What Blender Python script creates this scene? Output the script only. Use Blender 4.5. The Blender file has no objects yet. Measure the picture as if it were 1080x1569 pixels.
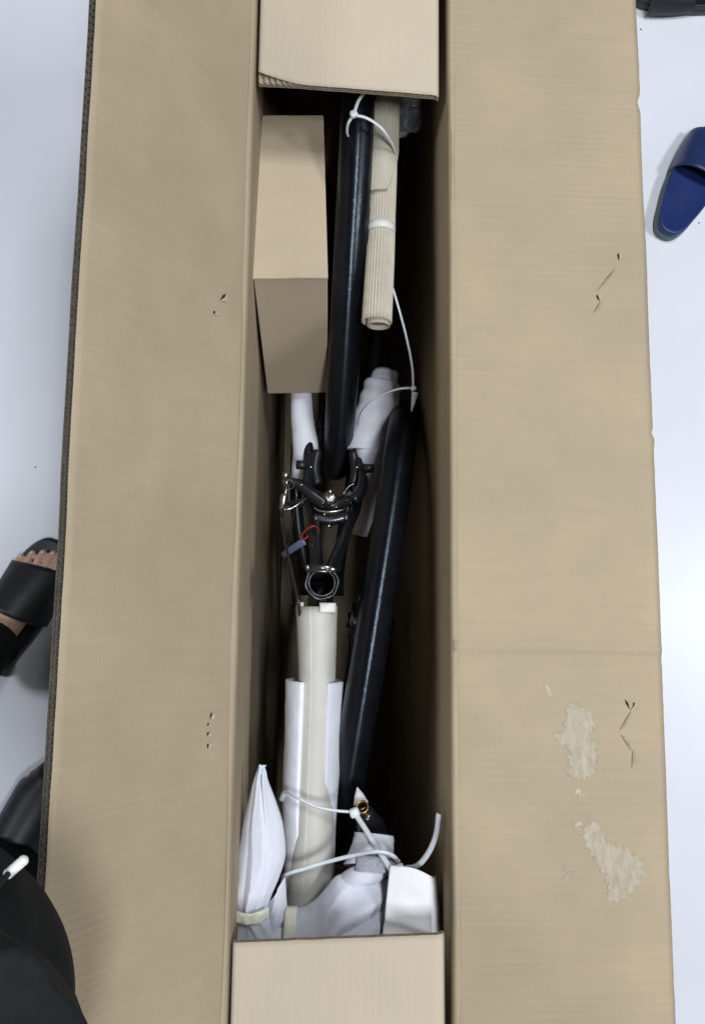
import bpy, bmesh, math, random
from mathutils import Vector, Matrix, noise

random.seed(7)
S = bpy.context.scene
COL = S.collection
PI = math.pi

# ------------------------------------------------------------------ camera
CAM_ROWS = ((0.999302, -0.015768, -0.033871, -0.02171), (0.011143, 0.991100, -0.132649, -0.10924), (0.035661, 0.132179, 0.990584, 1.56907))
cam_d = bpy.data.cameras.new('camera')
cam_d.sensor_fit = 'VERTICAL'
cam_d.sensor_height = 24.0
cam_d.lens = 24.0 * 1250.0 / 1569.0
cam_d.clip_start = 0.02
cam_d.clip_end = 60.0
cam = bpy.data.objects.new('camera', cam_d)
COL.objects.link(cam)
cam.matrix_world = Matrix([list(r) for r in CAM_ROWS] + [[0, 0, 0, 1]])
S.camera = cam

# ------------------------------------------------------------------ light (indoor ceiling panels and added fill lamps)
W = bpy.data.worlds.new('World')
S.world = W
W.use_nodes = True
W.node_tree.nodes['Background'].inputs[0].default_value = (0.80, 0.86, 1.0, 1)
W.node_tree.nodes['Background'].inputs[1].default_value = 0.035

def ceiling_or_fill_lamp(loc, target, sx, sy, power, col, rot=0.0):
    d = bpy.data.lights.new('ceiling_or_fill_lamp', 'AREA')
    d.shape = 'RECTANGLE'; d.size = sx; d.size_y = sy
    d.energy = power; d.color = col
    o = bpy.data.objects.new('ceiling_or_fill_lamp', d)
    COL.objects.link(o)
    o.location = loc
    q = (Vector(target) - Vector(loc)).to_track_quat('-Z', 'Y')
    o.rotation_euler = (q.to_matrix() @ Matrix.Rotation(rot, 3, 'Z')).to_euler()
    return o
ceiling_or_fill_lamp((0.70, 0.95, 3.30), (0.70, 0.95, 0.0), 0.32, 0.70, 42.0, (0.93, 0.965, 1.0))
ceiling_or_fill_lamp((0.46, -0.75, 3.30), (0.46, -0.75, 0.0), 0.32, 0.70, 50.0, (0.93, 0.965, 1.0))
ceiling_or_fill_lamp((-3.1, 0.3, 3.30), (-3.1, 0.3, 0.0), 0.6, 0.6, 78.0, (0.90, 0.95, 1.0))  # added fill from the far left, brightens the floor there
ceiling_or_fill_lamp((2.6, -0.1, 3.30), (2.6, -0.1, 0.0), 0.6, 0.6, 84.0, (0.93, 0.96, 1.0))  # added fill from the far right, brightens the raised left flap

S.view_settings.view_transform = 'Standard'
S.view_settings.look = 'None'
S.view_settings.gamma = 1.0
S.view_settings.use_curve_mapping = False
S.view_settings.exposure = 0.0

# ------------------------------------------------------------------ materials
def srgb(r, g, b):
    f = lambda c: (c / 12.92) if c <= 0.04045 else ((c + 0.055) / 1.055) ** 2.4
    return (f(r / 255), f(g / 255), f(b / 255))

def mat(name, col, rough=0.6, var=0.0, vscale=20.0, bump=0.0, bscale=200.0, metal=0.0, spec=0.5, sss=0.0,
        coat=0.0, wash=0.0, col2=None, alpha=1.0, stretch=(1, 1, 1), wscale=45.0, trans=0.0, rvar=0.0, streak=0.0):
    m = bpy.data.materials.new(name); m.use_nodes = True
    nt = m.node_tree; N = nt.nodes; L = nt.links
    b = N['Principled BSDF']
    b.inputs['Base Color'].default_value = (*col, 1)
    b.inputs['Roughness'].default_value = rough
    b.inputs['Metallic'].default_value = metal
    b.inputs['Specular IOR Level'].default_value = spec
    b.inputs['Alpha'].default_value = alpha
    b.inputs['Coat Weight'].default_value = coat
    b.inputs['Transmission Weight'].default_value = trans
    if sss:
        b.inputs['Subsurface Weight'].default_value = sss
        b.inputs['Subsurface Scale'].default_value = 0.01
    tc = N.new('ShaderNodeTexCoord')
    mp = N.new('ShaderNodeMapping'); mp.inputs['Scale'].default_value = stretch
    L.new(tc.outputs['Object'], mp.inputs['Vector'])
    if var:
        n = N.new('ShaderNodeTexNoise'); n.inputs['Scale'].default_value = vscale
        n.inputs['Detail'].default_value = 6; n.inputs['Roughness'].default_value = 0.62
        L.new(mp.outputs['Vector'], n.inputs['Vector'])
        r = N.new('ShaderNodeValToRGB')
        c2 = col2 or tuple(c * (1 - var) for c in col)
        c1 = tuple(min(1, c * (1 + var * 0.6)) for c in col)
        if name.startswith('kraft'): c1 = (c1[0] * 1.02, c1[1] * 0.985, c1[2] * 0.975)
        r.color_ramp.elements[0].position = 0.30; r.color_ramp.elements[0].color = (*c2, 1)
        r.color_ramp.elements[1].position = 0.70; r.color_ramp.elements[1].color = (*c1, 1)
        L.new(n.outputs['Fac'], r.inputs['Fac'])
        out = r.outputs['Color']
        if streak:                                      # paper fibres, plus faint flute shading put into the colour
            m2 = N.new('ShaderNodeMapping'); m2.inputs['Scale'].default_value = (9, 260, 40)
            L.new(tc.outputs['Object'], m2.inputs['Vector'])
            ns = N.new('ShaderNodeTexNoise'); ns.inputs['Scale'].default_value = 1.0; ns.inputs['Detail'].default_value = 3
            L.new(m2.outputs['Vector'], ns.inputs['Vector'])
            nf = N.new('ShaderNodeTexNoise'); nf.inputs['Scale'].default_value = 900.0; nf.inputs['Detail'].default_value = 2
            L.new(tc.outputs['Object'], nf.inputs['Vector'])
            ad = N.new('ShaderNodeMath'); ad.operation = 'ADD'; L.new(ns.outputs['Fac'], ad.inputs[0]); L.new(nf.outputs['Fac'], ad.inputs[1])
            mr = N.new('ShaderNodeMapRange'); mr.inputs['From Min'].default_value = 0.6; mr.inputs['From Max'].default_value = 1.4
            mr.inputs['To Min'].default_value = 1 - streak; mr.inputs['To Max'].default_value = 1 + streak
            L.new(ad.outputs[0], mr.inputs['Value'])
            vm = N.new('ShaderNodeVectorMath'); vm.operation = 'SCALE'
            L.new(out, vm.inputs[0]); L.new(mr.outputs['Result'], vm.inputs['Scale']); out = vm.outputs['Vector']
        L.new(out, b.inputs['Base Color'])
        if rvar:
            mr = N.new('ShaderNodeMapRange')
            mr.inputs['To Min'].default_value = rough - rvar; mr.inputs['To Max'].default_value = rough + rvar
            L.new(n.outputs['Fac'], mr.inputs['Value'])
            L.new(mr.outputs['Result'], b.inputs['Roughness'])
    last = None
    if bump:
        n2 = N.new('ShaderNodeTexNoise'); n2.inputs['Scale'].default_value = bscale
        n2.inputs['Detail'].default_value = 5
        L.new(mp.outputs['Vector'], n2.inputs['Vector'])
        bp = N.new('ShaderNodeBump'); bp.inputs['Strength'].default_value = bump
        bp.inputs['Distance'].default_value = 0.001
        L.new(n2.outputs['Fac'], bp.inputs['Height'])
        last = bp
    if wash:                                            # washboard ridges over the flutes
        w = N.new('ShaderNodeTexWave'); w.bands_direction = 'Y'; w.inputs['Scale'].default_value = wscale
        w.inputs['Distortion'].default_value = 1.2; w.inputs['Detail'].default_value = 1.0
        w.inputs['Detail Scale'].default_value = 0.25
        L.new(tc.outputs['Object'], w.inputs['Vector'])
        n3 = N.new('ShaderNodeTexNoise'); n3.inputs['Scale'].default_value = 9.0; n3.inputs['Detail'].default_value = 2
        L.new(tc.outputs['Object'], n3.inputs['Vector'])
        mr = N.new('ShaderNodeMapRange'); mr.inputs['From Min'].default_value = 0.42; mr.inputs['From Max'].default_value = 0.66
        L.new(n3.outputs['Fac'], mr.inputs['Value'])
        mu = N.new('ShaderNodeMath'); mu.operation = 'MULTIPLY'
        L.new(w.outputs['Fac'], mu.inputs[0]); L.new(mr.outputs['Result'], mu.inputs[1])
        bw = N.new('ShaderNodeBump'); bw.inputs['Strength'].default_value = wash
        bw.inputs['Distance'].default_value = 0.0012
        L.new(mu.outputs[0], bw.inputs['Height'])
        if last: L.new(last.outputs['Normal'], bw.inputs['Normal'])
        last = bw
    if last: L.new(last.outputs['Normal'], b.inputs['Normal'])
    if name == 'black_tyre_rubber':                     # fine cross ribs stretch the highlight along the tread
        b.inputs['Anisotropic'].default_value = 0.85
        b.inputs['Specular Tint'].default_value = (0.70, 0.85, 1.0, 1)  # blue of the cool reflected light put into the highlight tint
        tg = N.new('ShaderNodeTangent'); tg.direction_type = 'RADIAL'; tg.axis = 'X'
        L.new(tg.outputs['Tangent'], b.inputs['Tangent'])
    return m

M = {}
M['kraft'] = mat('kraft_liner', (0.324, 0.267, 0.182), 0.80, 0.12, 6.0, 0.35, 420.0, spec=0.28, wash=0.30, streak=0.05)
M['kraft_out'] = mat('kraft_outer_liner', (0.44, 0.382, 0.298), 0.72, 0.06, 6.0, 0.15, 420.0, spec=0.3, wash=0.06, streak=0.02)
M['kraft_core_shaded'] = mat('kraft_core_shaded', (0.115, 0.105, 0.088), 0.9, 0.3, 90.0, 0.3, 500.0, spec=0.15)  # shade inside the flutes darkened into the colour; the pale core lacks it
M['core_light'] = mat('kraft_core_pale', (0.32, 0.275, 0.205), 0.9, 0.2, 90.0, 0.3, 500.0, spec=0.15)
M['kraft_small'] = mat('kraft_small_carton', (0.455, 0.382, 0.278), 0.72, 0.05, 9.0, 0.15, 420.0, spec=0.3)
M['torn'] = mat('torn_paper_fibre', (0.355, 0.318, 0.252), 0.95, 0.20, 150.0, 1.0, 300.0, spec=0.1, col2=(0.290, 0.248, 0.184), stretch=(1, 0.4, 1))
M['torn_edge'] = mat('torn_paper_edge', (0.39, 0.335, 0.245), 0.95, 0.2, 120.0, 0.8, 400.0, spec=0.1)
M['scratch'] = mat('torn_scratch', (0.13, 0.10, 0.066), 0.95, spec=0.05)
M['hole_shade'] = mat('staple_hole_shade', (0.035, 0.026, 0.018), 0.95, spec=0.05)  # dark colour for flat sheets painting the shade of uncut staple holes
M['floor'] = mat('white_floor_tile', (0.69, 0.715, 0.775), 0.34, 0.05, 2.5, 0.05, 90.0, spec=0.35)
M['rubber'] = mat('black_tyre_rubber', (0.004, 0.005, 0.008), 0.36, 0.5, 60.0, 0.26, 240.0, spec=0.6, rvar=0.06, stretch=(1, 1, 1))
M['black_paint'] = mat('black_frame_paint', (0.010, 0.011, 0.014), 0.28, spec=0.5, coat=0.3)
M['black_plastic'] = mat('black_plastic', (0.012, 0.012, 0.013), 0.45, bump=0.1, bscale=300)
M['chrome'] = mat('bright_steel', (0.62, 0.61, 0.60), 0.25, 0.2, 80.0, metal=1.0)
M['bronze'] = mat('bronze_washer', (0.48, 0.34, 0.27), 0.35, metal=1.0)
M['brass'] = mat('brass_ring', (0.55, 0.38, 0.16), 0.35, metal=1.0)
M['alloy'] = mat('dark_alloy', (0.10, 0.10, 0.105), 0.38, metal=0.8)
M['foam'] = mat('white_foam', (0.70, 0.72, 0.79), 0.75, 0.05, 60.0, 0.35, 240.0, spec=0.3, sss=0.15)
M['foam_cream'] = mat('cream_foam_sheet', (0.53, 0.52, 0.475), 0.55, 0.05, 40.0, 0.15, 200.0, spec=0.4)
M['nonwoven'] = mat('white_foam_cloth', (0.60, 0.62, 0.70), 0.7, 0.06, 240.0, 0.22, 520.0, spec=0.2, sss=0.1)
M['nonwoven_gray'] = mat('gray_foam_cloth', (0.36, 0.38, 0.43), 0.8, 0.35, 420.0, 0.6, 520.0, spec=0.2)
M['paper'] = mat('white_paper', (0.88, 0.885, 0.92), 0.6, 0.03, 20.0, 0.08, 300.0, spec=0.3)
M['flute_paper'] = mat('cream_corrugated_paper', (0.56, 0.52, 0.43), 0.85, 0.10, 60.0, 0.3, 400.0, spec=0.2)
M['tape_white'] = mat('white_tape', (0.78, 0.77, 0.74), 0.45)
M['tape_yellow'] = mat('pale_yellow_tape', (0.80, 0.79, 0.66), 0.4, 0.08, 80.0, alpha=0.72)
M['nylon'] = mat('white_nylon', (0.72, 0.74, 0.80), 0.4, spec=0.5, sss=0.2)
M['film'] = mat('clear_plastic_film', (0.30, 0.31, 0.34), 0.18, bump=0.8, bscale=70, spec=0.6, alpha=0.2)
M['red'] = mat('red_wire_tie', (0.26, 0.026, 0.018), 0.5)
M['tag_blue'] = mat('pale_blue_tag', (0.13, 0.15, 0.25), 0.5)
M['cable'] = mat('brake_cable', (0.03, 0.028, 0.028), 0.35)
M['navy'] = mat('navy_slipper_rubber', (0.012, 0.028, 0.125), 0.42, 0.15, 25.0, 0.25, 350.0, spec=0.4)
M['navy_strap'] = mat('navy_slipper_strap', (0.018, 0.033, 0.115), 0.4, 0.1, 25.0, 0.2, 350.0)
M['sole_green'] = mat('grey_green_sole', (0.10, 0.16, 0.15), 0.6, 0.2, 40.0)
M['pale_mark'] = mat('pale_mark', (0.45, 0.52, 0.48), 0.5)
M['black_rubber'] = mat('black_slipper_rubber', (0.009, 0.011, 0.015), 0.48, 0.3, 30.0, 0.25, 300.0)
M['skin'] = mat('skin', (0.52, 0.33, 0.24), 0.5, 0.10, 40.0, 0.2, 260.0, sss=0.3)
M['nail'] = mat('toe_nail', (0.60, 0.42, 0.34), 0.3)
M['trouser'] = mat('black_trouser_cloth', (0.008, 0.009, 0.009), 0.85, 0.3, 60.0, 0.5, 700.0, spec=0.15)
M['shirt'] = mat('black_top_cloth', (0.008, 0.010, 0.011), 0.8, 0.3, 60.0, 0.5, 700.0, spec=0.2)
M['cord'] = mat('white_cord', (0.62, 0.62, 0.60), 0.6)

# ------------------------------------------------------------------ helpers
def tag(o, label=None, cat=None, group=None, kind=None):
    if label: o['label'] = label
    if cat: o['category'] = cat
    if group: o['group'] = group
    if kind: o['kind'] = kind
    return o

def empty(name, loc, label, cat, group=None):
    o = bpy.data.objects.new(name, None); COL.objects.link(o)
    o.empty_display_size = 0.03
    o.location = loc
    bpy.context.view_layer.update()
    return tag(o, label, cat, group)

def link(name, me, m, parent=None, smooth=True):
    o = bpy.data.objects.new(name, me); COL.objects.link(o)
    ms = m if isinstance(m, (list, tuple)) else [m]
    for k in ms: me.materials.append(M[k])
    if smooth:
        me.polygons.foreach_set('use_smooth', [True] * len(me.polygons))
    if parent is not None:
        o.parent = parent
        mw = Matrix.Identity(4); q = parent
        while q is not None:
            mw = q.matrix_basis @ mw if q.parent is None else (q.matrix_parent_inverse @ q.matrix_basis) @ mw
            q = q.parent
        o.matrix_parent_inverse = mw.inverted()
    return o

def obj(name, vf, m, parent=None, smooth=True):
    me = bpy.data.meshes.new(name)
    me.from_pydata([tuple(v) for v in vf[0]], [], vf[1]); me.update()
    return link(name, me, m, parent, smooth)

def join(*vfs):
    V, F = [], []
    for v, f in vfs:
        n = len(V); V += list(v); F += [tuple(i + n for i in q) for q in f]
    return V, F

def spline(pts, n=8):
    p = [Vector(q) for q in pts]
    if len(p) < 3:
        return [p[0].lerp(p[-1], i / n) for i in range(n + 1)]
    out = []
    for i in range(len(p) - 1):
        a = p[i - 1] if i else p[0] * 2 - p[1]
        b, c = p[i], p[i + 1]
        d = p[i + 2] if i + 2 < len(p) else p[-1] * 2 - p[-2]
        for k in range(n):
            t = k / n
            out.append(0.5 * ((2 * b) + (c - a) * t + (2 * a - 5 * b + 4 * c - d) * t * t + (3 * b - a - 3 * c + d) * t ** 3))
    out.append(p[-1])
    return out

def lerp_list(r, n):
    if not isinstance(r, (list, tuple)): return [r] * n
    out = []
    for i in range(n):
        t = i / max(1, n - 1) * (len(r) - 1); k = min(int(t), len(r) - 2); w = t - k
        out.append(r[k] * (1 - w) + r[k + 1] * w)
    return out

def frames(p):
    T = []
    for i in range(len(p)):
        a = p[max(0, i - 1)]; b = p[min(len(p) - 1, i + 1)]
        T.append((b - a).normalized())
    up = Vector((0, 0, 1))
    if abs(T[0].dot(up)) > 0.95: up = Vector((1, 0, 0))
    out = []
    n = (up - T[0] * up.dot(T[0])).normalized()
    for t in T:
        n = (n - t * n.dot(t)).normalized()
        out.append((t, n, t.cross(n)))
    return out

def tube(pts, r, seg=12, n=8, smooth_path=True, flat=1.0, cap=True, disp=None):
    """flat scales the radius along the frame's 'up' direction."""
    p = spline(pts, n) if smooth_path else [Vector(q) for q in pts]
    R = lerp_list(r, len(p)); fr = frames(p)
    V, F = [], []
    for i, (c, (t, a, b)) in enumerate(zip(p, fr)):
        for k in range(seg):
            th = 2 * PI * k / seg
            rr = R[i]
            if disp: rr *= 1 + disp(i / (len(p) - 1), th)
            V.append(c + a * (math.cos(th) * rr * flat) + b * (math.sin(th) * rr))
    m = len(p)
    for i in range(m - 1):
        for k in range(seg):
            k2 = (k + 1) % seg
            F.append((i * seg + k, i * seg + k2, (i + 1) * seg + k2, (i + 1) * seg + k))
    if cap:
        F.append(tuple(range(seg))[::-1]); F.append(tuple((m - 1) * seg + k for k in range(seg)))
    return V, F

def hollow(pts, r0, r1, seg=28, n=6, a0=0.0, a1=2 * PI, wob=None):
    """a tube wall (open pipe) between radii r1 (inner) and r0 (outer); a0..a1 measured from up."""
    p = spline(pts, n); m = len(p)
    RO = lerp_list(r0, m); RI = lerp_list(r1, m); fr = frames(p)
    A0 = lerp_list(a0, m); A1 = lerp_list(a1, m)
    closed = not isinstance(a0, (list, tuple)) and abs(a1 - a0 - 2 * PI) < 1e-4
    ns = seg if closed else seg + 1
    V, F = [], []
    for i, (c, (t, a, b)) in enumerate(zip(p, fr)):
        for k in range(ns):
            th = A0[i] + (A1[i] - A0[i]) * k / seg
            w = wob(i / (m - 1), th) if wob else 0.0
            d = a * math.cos(th) + b * math.sin(th)
            V.append(c + d * (RO[i] + w)); V.append(c + d * (RI[i] + w))
    def I(i, k, s): return (i * ns + (k % ns)) * 2 + s
    kk = seg if closed else seg
    for i in range(m - 1):
        for k in range(kk):
            F.append((I(i, k, 0), I(i, k + 1, 0), I(i + 1, k + 1, 0), I(i + 1, k, 0)))
            F.append((I(i, k, 1), I(i + 1, k, 1), I(i + 1, k + 1, 1), I(i, k + 1, 1)))
        if not closed:
            F.append((I(i, 0, 0), I(i + 1, 0, 0), I(i + 1, 0, 1), I(i, 0, 1)))
            F.append((I(i, seg, 0), I(i, seg, 1), I(i + 1, seg, 1), I(i + 1, seg, 0)))
    for i in (0, m - 1):
        for k in range(kk):
            q = (I(i, k, 0), I(i, k, 1), I(i, k + 1, 1), I(i, k + 1, 0))
            F.append(q if i == 0 else q[::-1])
    return V, F

def bevel_box(size, bev=0.001, mtx=None, seg=2):
    bm = bmesh.new(); bmesh.ops.create_cube(bm, size=1.0)
    for v in bm.verts: v.co = Vector((v.co.x * size[0], v.co.y * size[1], v.co.z * size[2]))
    if bev: bmesh.ops.bevel(bm, geom=list(bm.edges), offset=bev, segments=seg, affect='EDGES', profile=0.5)
    if mtx is not None: bmesh.ops.transform(bm, matrix=mtx, verts=bm.verts)
    bm.verts.index_update()
    r = [v.co.copy() for v in bm.verts], [tuple(v.index for v in f.verts) for f in bm.faces]
    bm.free(); return r

def ball(c, r, seg=14, rings=9, mtx=None):
    bm = bmesh.new(); bmesh.ops.create_uvsphere(bm, u_segments=seg, v_segments=rings, radius=1.0)
    rr = r if isinstance(r, (tuple, list)) else (r, r, r)
    for v in bm.verts:
        v.co = Vector((v.co.x * rr[0], v.co.y * rr[1], v.co.z * rr[2]))
        if mtx is not None: v.co = mtx @ v.co
        v.co += Vector(c)
    bm.verts.index_update()
    q = [v.co.copy() for v in bm.verts], [tuple(v.index for v in f.verts) for f in bm.faces]
    bm.free(); return q

def rings(loop_list, cap=True):
    n = len(loop_list[0]); V, F = [], []
    for l in loop_list: V += list(l)
    for i in range(len(loop_list) - 1):
        for k in range(n):
            k2 = (k + 1) % n
            F.append((i * n + k, i * n + k2, (i + 1) * n + k2, (i + 1) * n + k))
    if cap:
        F.append(tuple(range(n))[::-1]); F.append(tuple((len(loop_list) - 1) * n + k for k in range(n)))
    return V, F

def sheet(fn, nu, nv, th):
    """closed thin slab: fn(u,v)->point, u,v in 0..1; the thickness goes below the surface."""
    V, F = [], []
    g = [[Vector(fn(i / nu, j / nv)) for j in range(nv + 1)] for i in range(nu + 1)]
    nrm = [[None] * (nv + 1) for _ in range(nu + 1)]
    for i in range(nu + 1):
        for j in range(nv + 1):
            a = g[min(nu, i + 1)][j] - g[max(0, i - 1)][j]; b = g[i][min(nv, j + 1)] - g[i][max(0, j - 1)]
            nrm[i][j] = a.cross(b).normalized()
    for s in (0, 1):
        for i in range(nu + 1):
            for j in range(nv + 1): V.append(g[i][j] - nrm[i][j] * th * s)
    o = (nu + 1) * (nv + 1)
    I = lambda i, j: i * (nv + 1) + j
    for i in range(nu):
        for j in range(nv):
            q = (I(i, j), I(i + 1, j), I(i + 1, j + 1), I(i, j + 1)); F.append(q); F.append(tuple(k + o for k in q[::-1]))
    for i in range(nu):
        F.append((I(i, 0), I(i, 0) + o, I(i + 1, 0) + o, I(i + 1, 0))); F.append((I(i, nv), I(i + 1, nv), I(i + 1, nv) + o, I(i, nv) + o))
    for j in range(nv):
        F.append((I(0, j), I(0, j + 1), I(0, j + 1) + o, I(0, j) + o)); F.append((I(nu, j), I(nu, j) + o, I(nu, j + 1) + o, I(nu, j + 1)))
    return V, F

def nz(x, y, z, s=1.0): return noise.noise(Vector((x * s, y * s, z * s)))

def pillow(outline, puff, th, nr=12, wr=0.0, wsc=40.0, n=6, seed=0.0, axis=None, power=0.5, ridges=0):
    """a stuffed closed shape: rings shrink from a smooth closed outline to its spine, domed on both faces."""
    p = [Vector(q) for q in outline]
    q = p + p[:3]
    loop = []
    for i in range(len(p)):
        a, b, c, d = p[i - 1], p[i], p[(i + 1) % len(p)], p[(i + 2) % len(p)]
        for k in range(n):
            t = k / n
            loop.append(0.5 * ((2 * b) + (c - a) * t + (2 * a - 5 * b + 4 * c - d) * t * t + (3 * b - a - 3 * c + d) * t ** 3))
    m = len(loop); c = sum(loop, Vector()) / m
    if axis: A, B = Vector(axis[0]), Vector(axis[1])
    else: A = B = c
    def tgt(v):
        if (B - A).length < 1e-6: return c
        t = max(0, min(1, (v - A).dot(B - A) / (B - A).length_squared)); return A.lerp(B, t)
    V, F = [], []
    def layer(s):
        base = len(V)
        for r in range(nr + 1):
            w = r / nr
            for v in loop:
                co = v.lerp(tgt(v), w)
                dome = (1 - (1 - w) ** 2) ** power
                h = (puff if s > 0 else th) * dome
                if wr:
                    h += wr * dome * nz(co.x + seed, co.y, s * 3.1, wsc)
                    h += wr * 0.55 * dome * ((1 - abs(nz(co.x * 1.6 + seed, co.y * 0.7, 7.7, wsc * 1.7))) ** 5 - 0.3)
                if ridges and s > 0:
                    ang = math.atan2((v - c).y, (v - c).x)
                    h += ridges * dome * (1 - w) * math.sin(ang * 9 + 3 * nz(v.x, v.y, seed, 30))
                V.append(co + Vector((0, 0, s * h)))
        for r in range(nr):
            for k in range(m):
                k2 = (k + 1) % m
                f = (base + r * m + k, base + r * m + k2, base + (r + 1) * m + k2, base + (r + 1) * m + k)
                F.append(f if s > 0 else f[::-1])
        return base
    layer(1); layer(-1)
    V2, F2 = V, F
    bm = bmesh.new(); bv = [bm.verts.new(v) for v in V2]
    for f in F2:
        try: bm.faces.new([bv[i] for i in f])
        except ValueError: pass
    bmesh.ops.remove_doubles(bm, verts=bm.verts, dist=2e-4)
    bmesh.ops.recalc_face_normals(bm, faces=bm.faces)
    bm.verts.index_update()
    r = [v.co.copy() for v in bm.verts], [tuple(v.index for v in f.verts) for f in bm.faces]
    bm.free(); return r

# ------------------------------------------------------------------ floor
FZ = -0.06
fl = obj('floor', ([(-6, -6, FZ), (6, -6, FZ), (6, 6, FZ), (-6, 6, FZ)], [(0, 1, 2, 3)]), 'floor', None, False)
tag(fl, kind='structure')
for i, q in enumerate(((-0.6012, 0.1891, -0.0600), (0.6610, 1.1996, -0.0600), (0.7712, 0.7472, -0.0600))):
    c = Vector(q); V = []
    for k in range(9):
        a = 2 * PI * k / 9; r = 0.0020 * (0.7 + 0.6 * random.random()); V.append((c.x + r * math.cos(a), c.y + r * math.sin(a), FZ + 0.0008))
    V.append((c.x, c.y, FZ + 0.0016))
    obj('speck', (V, [(k, (k + 1) % 9, 9) for k in range(9)]), 'alloy', fl)

# ------------------------------------------------------------------ the long bicycle carton
RIM, HW, Y0, Y1, ZB, TH = 0.75, 0.105, -0.60, 0.80, -0.052, 0.0075
carton = empty('bicycle_carton', (0, 0.1, FZ), 'long open brown corrugated carton holding a bicycle, its long flaps spread wide', 'carton')

AL = math.radians(55.0); ca, sa = math.cos(AL), math.sin(AL)
def rim_profile(s):
    """the scored bend where a side wall turns into its long flap."""
    if s > 0: return [(0.1050, 0.7460), (0.1052, 0.7490), (0.1058, 0.7512), (0.1068, 0.7528), (0.1080, 0.7537), (0.1094, 0.7541), (0.1108, 0.7539), (0.1122, 0.7532), (0.1145, 0.7512)]
    h = (-0.1075, 0.753); q = lambda a, n: (h[0] - ca * a + sa * n, h[1] + sa * a + ca * n)
    return [(-0.1050, 0.7460), (-0.1051, 0.7490), (-0.1054, 0.7515), q(0.0004, 0.0016), q(0.0014, 0.0018), q(0.0026, 0.0017), q(0.0038, 0.0012), q(0.0050, 0.0004), q(0.0070, -0.0012)]
def wall_side(s):
    def bow(y, z):
        t = (z - ZB) / (RIM - ZB); ty = (y - Y0) / (Y1 - Y0)
        return 0.007 * math.sin(PI * min(1, t)) * math.sin(PI * ty) + 0.0016 * nz(y, z, s * 5.0, 6.0) * (1 - t ** 6)
    prof = rim_profile(s); n0, n1 = 22, len(prof)
    def fn(u, v):
        i = u * (n0 + n1); y = Y0 - 0.01 + (Y1 - Y0 + 0.02) * v
        if s > 0: y = Y1 + 0.01 - (Y1 - Y0 + 0.02) * v
        if i <= n0:
            z = ZB + (0.742 - ZB) * i / n0
            return (s * (HW + bow(y, z)), y, z)
        k = min(n1 - 1, int(round(i - n0)) - 1); w = 0.3 + 0.7 * math.sin(PI * (k + 1) / n1)
        return (prof[k][0] + s * bow(y, 0.742) * max(0, 1 - k / 3) + w * 0.0007 * nz(y, s, 0, 9), y, prof[k][1] + w * (0.0005 * nz(y, s, 4, 14) + 0.0003 * nz(y, s, 9, 60)))
    return sheet(fn, n0 + n1, 260, -0.0016)
for s in (-1, 1):
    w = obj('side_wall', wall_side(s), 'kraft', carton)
def wall_end(s):
    y = Y1 if s > 0 else Y0
    def fn(u, v):
        x = -HW - 0.004 + (2 * HW + 0.008) * (v if s > 0 else 1 - v)
        return (x, y + s * 0.003 * math.sin(PI * u), ZB + (RIM - 0.004 - ZB) * u)
    V, F = sheet(fn, 10, 8, -TH)
    return V, [f[::-1] for f in F]
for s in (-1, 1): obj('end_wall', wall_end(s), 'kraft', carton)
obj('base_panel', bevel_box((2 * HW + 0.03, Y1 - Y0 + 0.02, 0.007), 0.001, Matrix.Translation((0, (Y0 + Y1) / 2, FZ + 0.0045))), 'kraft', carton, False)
def corrugated_flap(name, mtx, L, v0, v1, warp, Lf=None, per=(0.0066, 0.0078), th=0.0076, m='kraft', nu=26, nv=90, parent=carton, top_cut=None, vf=None, core='kraft_core_shaded'):
    """liner sheets with fluted medium between; u leaves the hinge, v runs along it, w is up."""
    Lf = Lf or (lambda v: L)
    vlim = vf or (lambda u: (v0, v1))
    tl = 0.0007
    def top(u, t):
        a, b = vlim(u); v = a + (b - a) * t
        ll = Lf(v) - (top_cut(v) if top_cut else 0.0)
        uu = ll * u
        return (uu, v, warp(uu, v, 0))
    V, F = sheet(lambda a, b: top(a, b), nu, nv, tl)
    o = obj(name, (V, F), m, parent)
    o.parent = parent; o.matrix_parent_inverse = parent.matrix_world.inverted() if parent.parent is None else Matrix()
    o.matrix_basis = mtx
    o.matrix_parent_inverse = Matrix.Translation(parent.location).inverted()
    # core: two wavy media and the middle and back liners
    CV, CF = [], []
    def strip(zf, n):
        b0 = len(CV); K = 3
        for i in range(n + 1):
            for k in range(K + 1):
                u = k / K; a, b = vlim(u); v = a + (b - a) * i / n
                uu = Lf(v) * u
                CV.append((uu - 0.0003 * (k == K), v, warp(uu, v, 1) + zf(v) - (0.0009 if k < K else 0.0)))
        for i in range(n):
            for k in range(K):
                CF.append((b0 + i * (K + 1) + k, b0 + (i + 1) * (K + 1) + k, b0 + (i + 1) * (K + 1) + k + 1, b0 + i * (K + 1) + k + 1))
    h1 = th * 0.44
    strip(lambda v: -tl - h1 * (0.5 + 0.5 * math.sin(2 * PI * v / per[0])), int((v1 - v0) / per[0] * 8))
    strip(lambda v: -tl - h1 - 0.0004, 60)
    strip(lambda v: -tl - h1 - 0.0008 - (th - tl - h1 - 0.0016) * (0.5 + 0.5 * math.sin(2 * PI * v / per[1] + 1.0)), int((v1 - v0) / per[1] * 8))
    strip(lambda v: -th, 60)
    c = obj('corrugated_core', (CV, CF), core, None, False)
    c.parent = o
    return o

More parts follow.
